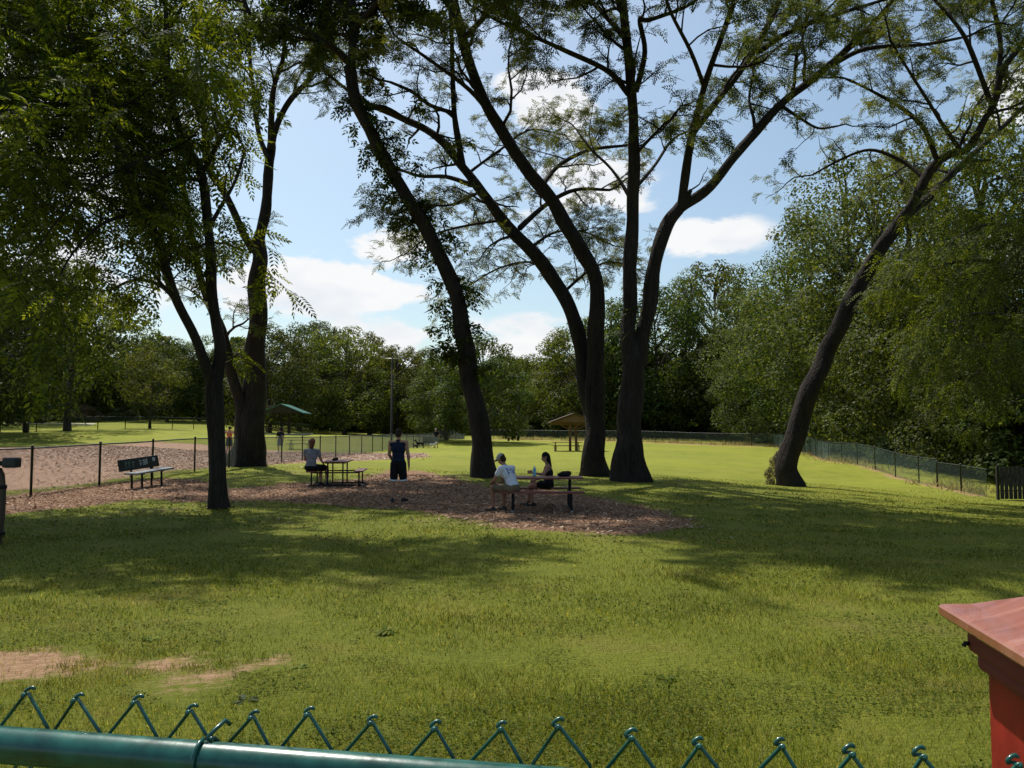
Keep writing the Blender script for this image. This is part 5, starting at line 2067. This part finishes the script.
def lawn_mat():
    m, nt, out = mat('grass blades')
    g = nt.nodes.new('ShaderNodeNewGeometry')
    c = ramp(nt, g.outputs['Random Per Island'], [(0, (.026, .044, .006)), (.35, (.08, .112, .012)), (.65, (.15, .17, .02)), (.8, (.22, .2, .04)), (.92, (.33, .27, .09)), (1, (.5, .42, .22))])
    n = noise_n(nt, g.outputs['Position'], .8, 4, .65)
    n2 = noise_n(nt, g.outputs['Position'], .16, 3)
    n3 = noise_n(nt, g.outputs['Position'], 3.5, 4, .7)
    v = math_n(nt, 'ADD', math_n(nt, 'MULTIPLY_ADD', n, 2.2, -.5), math_n(nt, 'MULTIPLY', n3, .8))
    vc = nt.nodes.new('ShaderNodeCombineColor')
    for i in range(3):
        L(nt, v, vc.inputs[i])
    c = mixc(nt, 1.0, c, vc.outputs[0], 'MULTIPLY')
    c = mixc(nt, math_n(nt, 'MULTIPLY_ADD', n2, 1.2, -.55, True), c, (.15, .17, .019))
    dead = noise_n(nt, g.outputs['Position'], .45, 6, .7)
    c = mixc(nt, math_n(nt, 'MULTIPLY_ADD', dead, 3.4, -1.7, True), c, (.25, .195, .08))
    p = principled(nt, None, c, .7, 0, .06)
    tr = nt.nodes.new('ShaderNodeBsdfTranslucent')
    L(nt, mixc(nt, 1.0, c, (1.5, 1.5, .45), 'MULTIPLY'), tr.inputs[0])
    ms = nt.nodes.new('ShaderNodeMixShader')
    ms.inputs[0].default_value = .45
    L(nt, p, ms.inputs[1])
    L(nt, tr.outputs[0], ms.inputs[2])
    L(nt, ms.outputs[0], out.inputs[0])
    return m


def lawn():
    n = 540000
    X, Y = scatter(n, 1.2, 34, 1.55)
    mul, dirt, dry = masks(X, Y)
    e = fbm(X, Y, 1.6, 1.0) * .28
    e2 = e * .8 + fbm(X, Y, 5.5, 3.0) * .16
    keep = (mul + e < .5) & ((dirt + e2 < .5) | (rng.random(n) < .10))
    thin = fbm(X, Y, .9, 4.0)
    keep &= rng.random(n) < np.clip(.9 + .25 * thin, .6, 1)
    X, Y, thin = X[keep], Y[keep], thin[keep]
    n = len(X)
    Z = ground_np(X, Y)
    h = rng.uniform(.012, .038, n) * (1 + .25 * thin)
    w = np.maximum(.0032, .00075 * Y) * rng.uniform(.7, 1.4, n)
    a = rng.random(n) * 2 * math.pi
    lean = rng.normal(0, .65, (n, 2)) * h[:, None]
    sx_, sy_ = np.cos(a) * w * .5, np.sin(a) * w * .5
    z0 = Z - .008
    B0 = np.stack([X - sx_, Y - sy_, z0], 1)
    B1 = np.stack([X + sx_, Y + sy_, z0], 1)
    T0 = np.stack([X + sx_ * .35 + lean[:, 0], Y + sy_ * .35 + lean[:, 1], Z + h], 1)
    T1 = np.stack([X - sx_ * .35 + lean[:, 0], Y - sy_ * .35 + lean[:, 1], Z + h], 1)
    o = quad_mesh('grass', np.stack([B0, B1, T0, T1], 1), lawn_mat())
    tag(o, 'short mown grass blades covering the lawn', 'grass', None, 'stuff')
    # clover and plantain leaves lying low among the blades
    n = 220000
    X, Y = scatter(n, 1.5, 24, 1.6)
    mul, dirt, dry = masks(X, Y)
    e = fbm(X, Y, 1.6, 1.0) * .28
    patch = fbm(X, Y, 1.3, 9.0) + .5 * fbm(X, Y, 4.0, 2.0)
    keep = (mul + e < .5) & (dirt + e * .8 < .5) & (patch > .15)
    X, Y = X[keep], Y[keep]
    n = len(X)
    Z = ground_np(X, Y) + rng.uniform(.012, .045, n)
    pos = np.stack([X, Y, Z], 1)
    nor = np.array([0, 0, 1.0]) + rng.normal(0, .35, (n, 3))
    nor /= np.linalg.norm(nor, axis=1, keepdims=True)
    ax = rng.normal(0, 1, (n, 3))
    ax -= nor * np.sum(ax * nor, 1, keepdims=True)
    ax /= np.linalg.norm(ax, axis=1, keepdims=True)
    bx = np.cross(nor, ax)
    l = (np.maximum(.009, .0015 * Y) * rng.uniform(.6, 1.4, n))[:, None]
    q = np.stack([pos - ax * l, pos - bx * l * .75, pos + ax * l, pos + bx * l * .75], 1)
    o = quad_mesh('clover', q, M['leaf_weed'])
    tag(o, 'low clover and broad weeds among the grass', 'ground cover', None, 'stuff')


lawn()


def chips(name, label, poly, n, box, ramp_, seed):
    m, nt, out = mat(name)
    g = nt.nodes.new('ShaderNodeNewGeometry')
    c = ramp(nt, g.outputs['Random Per Island'], ramp_)
    principled(nt, out, c, .85, 0, .2)
    rg = np.random.default_rng(seed)
    X = rg.uniform(box[0], box[1], n)
    Y = rg.uniform(box[2], box[3], n)
    mul = poly_mask(X, Y, poly, .6)
    e = fbm(X, Y, 1.6, 1.0) * .3 + rg.normal(0, .12, n)
    keep = mul + e > .5
    X, Y = X[keep], Y[keep]
    n = len(X)
    Z = ground_np(X, Y) + rg.uniform(.006, .03, n)
    pos = np.stack([X, Y, Z], 1)
    nor = np.array([0, 0, 1.0]) + rg.normal(0, .22, (n, 3))
    nor /= np.linalg.norm(nor, axis=1, keepdims=True)
    ax = rg.normal(0, 1, (n, 3))
    ax -= nor * np.sum(ax * nor, 1, keepdims=True)
    ax /= np.linalg.norm(ax, axis=1, keepdims=True)
    bx = np.cross(nor, ax)
    k = np.maximum(1, Y / 24)
    l = (rg.uniform(.01, .045, n) * k)[:, None]
    w = (rg.uniform(.005, .015, n) * k)[:, None]
    q = np.stack([pos - ax * l - bx * w, pos + ax * l - bx * w, pos + ax * l + bx * w, pos - ax * l + bx * w], 1)
    o = quad_mesh('wood_chips', q, m)
    tag(o, label, 'wood chips', None, 'stuff')


chips('loose wood chips', 'reddish brown wood chips spread under the tables', POLY_MULCH, 110000, (-16, 5, 12, 30),
      [(0, (.07, .032, .018)), (.5, (.215, .115, .063)), (.85, (.38, .235, .145)), (1, (.6, .46, .33))], 41)
chips('pale dry wood chips', 'paler wood chips covering the fenced ground on the left', POLY_FIELD, 130000, (-30, -4, 16, 56),
      [(0, (.22, .13, .09)), (.5, (.42, .28, .2)), (.85, (.56, .41, .31)), (1, (.7, .58, .46))], 42)


def dry_weeds():
    """tall straw and weeds along the foot of the far and right fences"""
    P = []
    for line, n, hh in ((FFENCE, 4500, .5), (RFENCE, 2200, .34)):
        for a, b in zip(line[:-1], line[1:]):
            k = int(n * (b - a).length / 60)
            t = rng.random(k)
            x = a.x + (b.x - a.x) * t + rng.normal(.6, .7, k)
            y = a.y + (b.y - a.y) * t + rng.normal(.6, .7, k)
            keep = fbm(x, y, .5, 3) > -.2
            P.append(np.stack([x, y, np.full(k, hh)], 1)[keep])
    P = np.concatenate(P)
    n = len(P)
    X, Y, H = P[:, 0], P[:, 1], P[:, 2] * rng.uniform(.3, 1.1, len(P))
    Z = ground_np(X, Y)
    a = rng.random(n) * 6.283
    w = rng.uniform(.015, .04, n)
    le = rng.normal(0, .2, (n, 2))
    q = np.stack([np.stack([X - np.cos(a) * w, Y - np.sin(a) * w, Z - .02], 1), np.stack([X + np.cos(a) * w, Y + np.sin(a) * w, Z - .02], 1),
                  np.stack([X + le[:, 0] + .01, Y + le[:, 1], Z + H], 1), np.stack([X + le[:, 0] - .01, Y + le[:, 1], Z + H], 1)], 1)
    o = quad_mesh('dry_grass', q, M['leaf_dry'])
    tag(o, 'tall straw coloured grass along the far fences', 'dry grass', None, 'stuff')


dry_weeds()


def weed(label, px, py, s_, seed, m_='leaf_weed'):
    p = G(px, py)
    r = random.Random(seed)
    t = empty('weed_plant', p, r.uniform(0, 6), label, 'weed', 'broad leaved weeds in the lawn')
    q = []
    for i in range(14):
        a = r.uniform(0, 6.28)
        l = s_ * r.uniform(.6, 1.1)
        w = l * .42
        el = r.uniform(.05, .38)
        d = Vector((math.cos(a) * math.cos(el), math.sin(a) * math.cos(el), math.sin(el)))
        sd = Vector((-math.sin(a), math.cos(a), 0))
        b0 = Vector((0, 0, .005)) + d * l * .2
        mid = b0 + d * l * .45
        tip = b0 + d * l * .9 + Vector((0, 0, -l * .25))
        q.append([b0 - sd * w * .15, mid - sd * w * .5, mid + sd * w * .5, b0 + sd * w * .15])
        q.append([mid - sd * w * .5, tip - sd * .004, tip + sd * .004, mid + sd * w * .5])
    quad_mesh('leaves', T(q), M[m_], t)


weed('pale dusty weed clump just above the green rail', 246, 702, .10, 1, 'leaf_grey')
weed('leafy weed clump in the grass in the middle foreground', 386, 632, .13, 2)
weed('low weed near the right of the bare soil patches', 300, 668, .08, 3)
weed('small weed in the grass left of the red post', 665, 680, .08, 4)
weed('low weed between the bare soil and the tree shadow at left', 150, 640, .08, 5)


# ------------------------------------------------------------------ light and sky
S_DIR = Vector((-.28, .53, 1.0)).normalized()
sun_d = bpy.data.lights.new('sun', 'SUN')
sun_d.energy = 5.0
sun_d.angle = R(.53)
sun_d.color = (1.0, .95, .87)
sun = bpy.data.objects.new('sun', sun_d)
COL.objects.link(sun)
sun.rotation_euler = S_DIR.to_track_quat('Z', 'Y').to_euler()
el = math.asin(S_DIR.z)
az = math.atan2(S_DIR.x, S_DIR.y)


def build_world():
    w = bpy.data.worlds.new('World')
    scn.world = w
    w.use_nodes = True
    w.cycles.sampling_method = 'MANUAL'
    w.cycles.sample_map_resolution = 256
    nt = w.node_tree
    nt.nodes.clear()
    out = nt.nodes.new('ShaderNodeOutputWorld')
    sky = nt.nodes.new('ShaderNodeTexSky')
    sky.sky_type = 'NISHITA'
    sky.sun_disc = False
    sky.sun_elevation = el
    sky.sun_rotation = az
    sky.air_density = 1.0
    sky.dust_density = 2.0
    sky.ozone_density = 1.0
    bg = nt.nodes.new('ShaderNodeBackground')
    bg.inputs[1].default_value = SKY_STRENGTH
    L(nt, mixc(nt, 1.0, sky.outputs[0], (.98, 1.06, 1.02), 'MULTIPLY'), bg.inputs[0])
    tc = nt.nodes.new('ShaderNodeTexCoord')
    d = tc.outputs['Generated']
    # cumulus: soft banks in given directions, broken up by noise
    mp = nt.nodes.new('ShaderNodeMapping')
    mp.inputs['Scale'].default_value = (1, 1, 2.3)
    L(nt, d, mp.inputs[0])
    n1 = noise_n(nt, mp.outputs[0], 8.0, 5, .58, .0)
    total = None
    for (px, py, sx_, sz_, k) in ((315, 287, .17, .05, 1.1), (395, 256, .075, .04, 1.0), (400, 340, .14, .045, .9), (698, 236, .10, .032, .6), (545, 110, .085, .06, 1.05), (580, 190, .11, .06, .68),
                                  (540, 345, .10, .045, .9), (-100, 250, .3, .08, 1), (1200, 260, .3, .08, 1), (30, 130, .2, .1, .9), (1030, 95, .06, .04, .9)):
        c = ray(px, py).normalized()
        sb = nt.nodes.new('ShaderNodeVectorMath')
        sb.operation = 'SUBTRACT'
        L(nt, d, sb.inputs[0])
        sb.inputs[1].default_value = c
        ml = nt.nodes.new('ShaderNodeVectorMath')
        ml.operation = 'MULTIPLY'
        L(nt, sb.outputs[0], ml.inputs[0])
        ml.inputs[1].default_value = (1 / sx_, 1 / sx_, 1 / sz_)
        ln = nt.nodes.new('ShaderNodeVectorMath')
        ln.operation = 'LENGTH'
        L(nt, ml.outputs[0], ln.inputs[0])
        v = math_n(nt, 'MULTIPLY', math_n(nt, 'SUBTRACT', 1.0, ln.outputs['Value']), k)
        v = math_n(nt, 'MAXIMUM', v, 0.0)
        total = v if total is None else math_n(nt, 'MAXIMUM', total, v)
    f = math_n(nt, 'ADD', math_n(nt, 'MULTIPLY', total, .95), math_n(nt, 'MULTIPLY', math_n(nt, 'SUBTRACT', n1, .5), 2.7))
    fac = nt.nodes.new('ShaderNodeMapRange')
    fac.interpolation_type = 'SMOOTHSTEP'
    fac.inputs['From Min'].default_value = .2
    fac.inputs['From Max'].default_value = .5
    fac.inputs['To Max'].default_value = .95
    L(nt, f, fac.inputs['Value'])
    # no loose cloud where no bank stands
    gate = math_n(nt, 'MULTIPLY', total, 6.0, None, True)
    fm = math_n(nt, 'MULTIPLY', fac.outputs[0], gate)
    shade = noise_n(nt, mp.outputs[0], 11, 2, .55)
    ccol = ramp(nt, shade, [(.3, (.84, .88, .94)), (.58, (1.0, 1.0, 1.0))])
    bg2 = nt.nodes.new('ShaderNodeBackground')
    L(nt, ccol, bg2.inputs[0])
    bg2.inputs[1].default_value = .97
    mx = nt.nodes.new('ShaderNodeMixShader')
    L(nt, fm, mx.inputs[0])
    L(nt, bg.outputs[0], mx.inputs[1])
    L(nt, bg2.outputs[0], mx.inputs[2])
    L(nt, mx.outputs[0], out.inputs[0])


SKY_STRENGTH = .135
build_world()

scn.view_settings.view_transform = 'Standard'
scn.view_settings.look = 'None'
scn.view_settings.exposure = 0
scn.view_settings.gamma = 1
scn.render.engine = 'CYCLES'
scn.cycles.max_bounces = 5
scn.cycles.diffuse_bounces = 2
scn.cycles.glossy_bounces = 2
scn.cycles.transmission_bounces = 3
scn.cycles.transparent_max_bounces = 6
scn.cycles.caustics_reflective = False
scn.cycles.caustics_refractive = False
scn.cycles.use_denoising = True
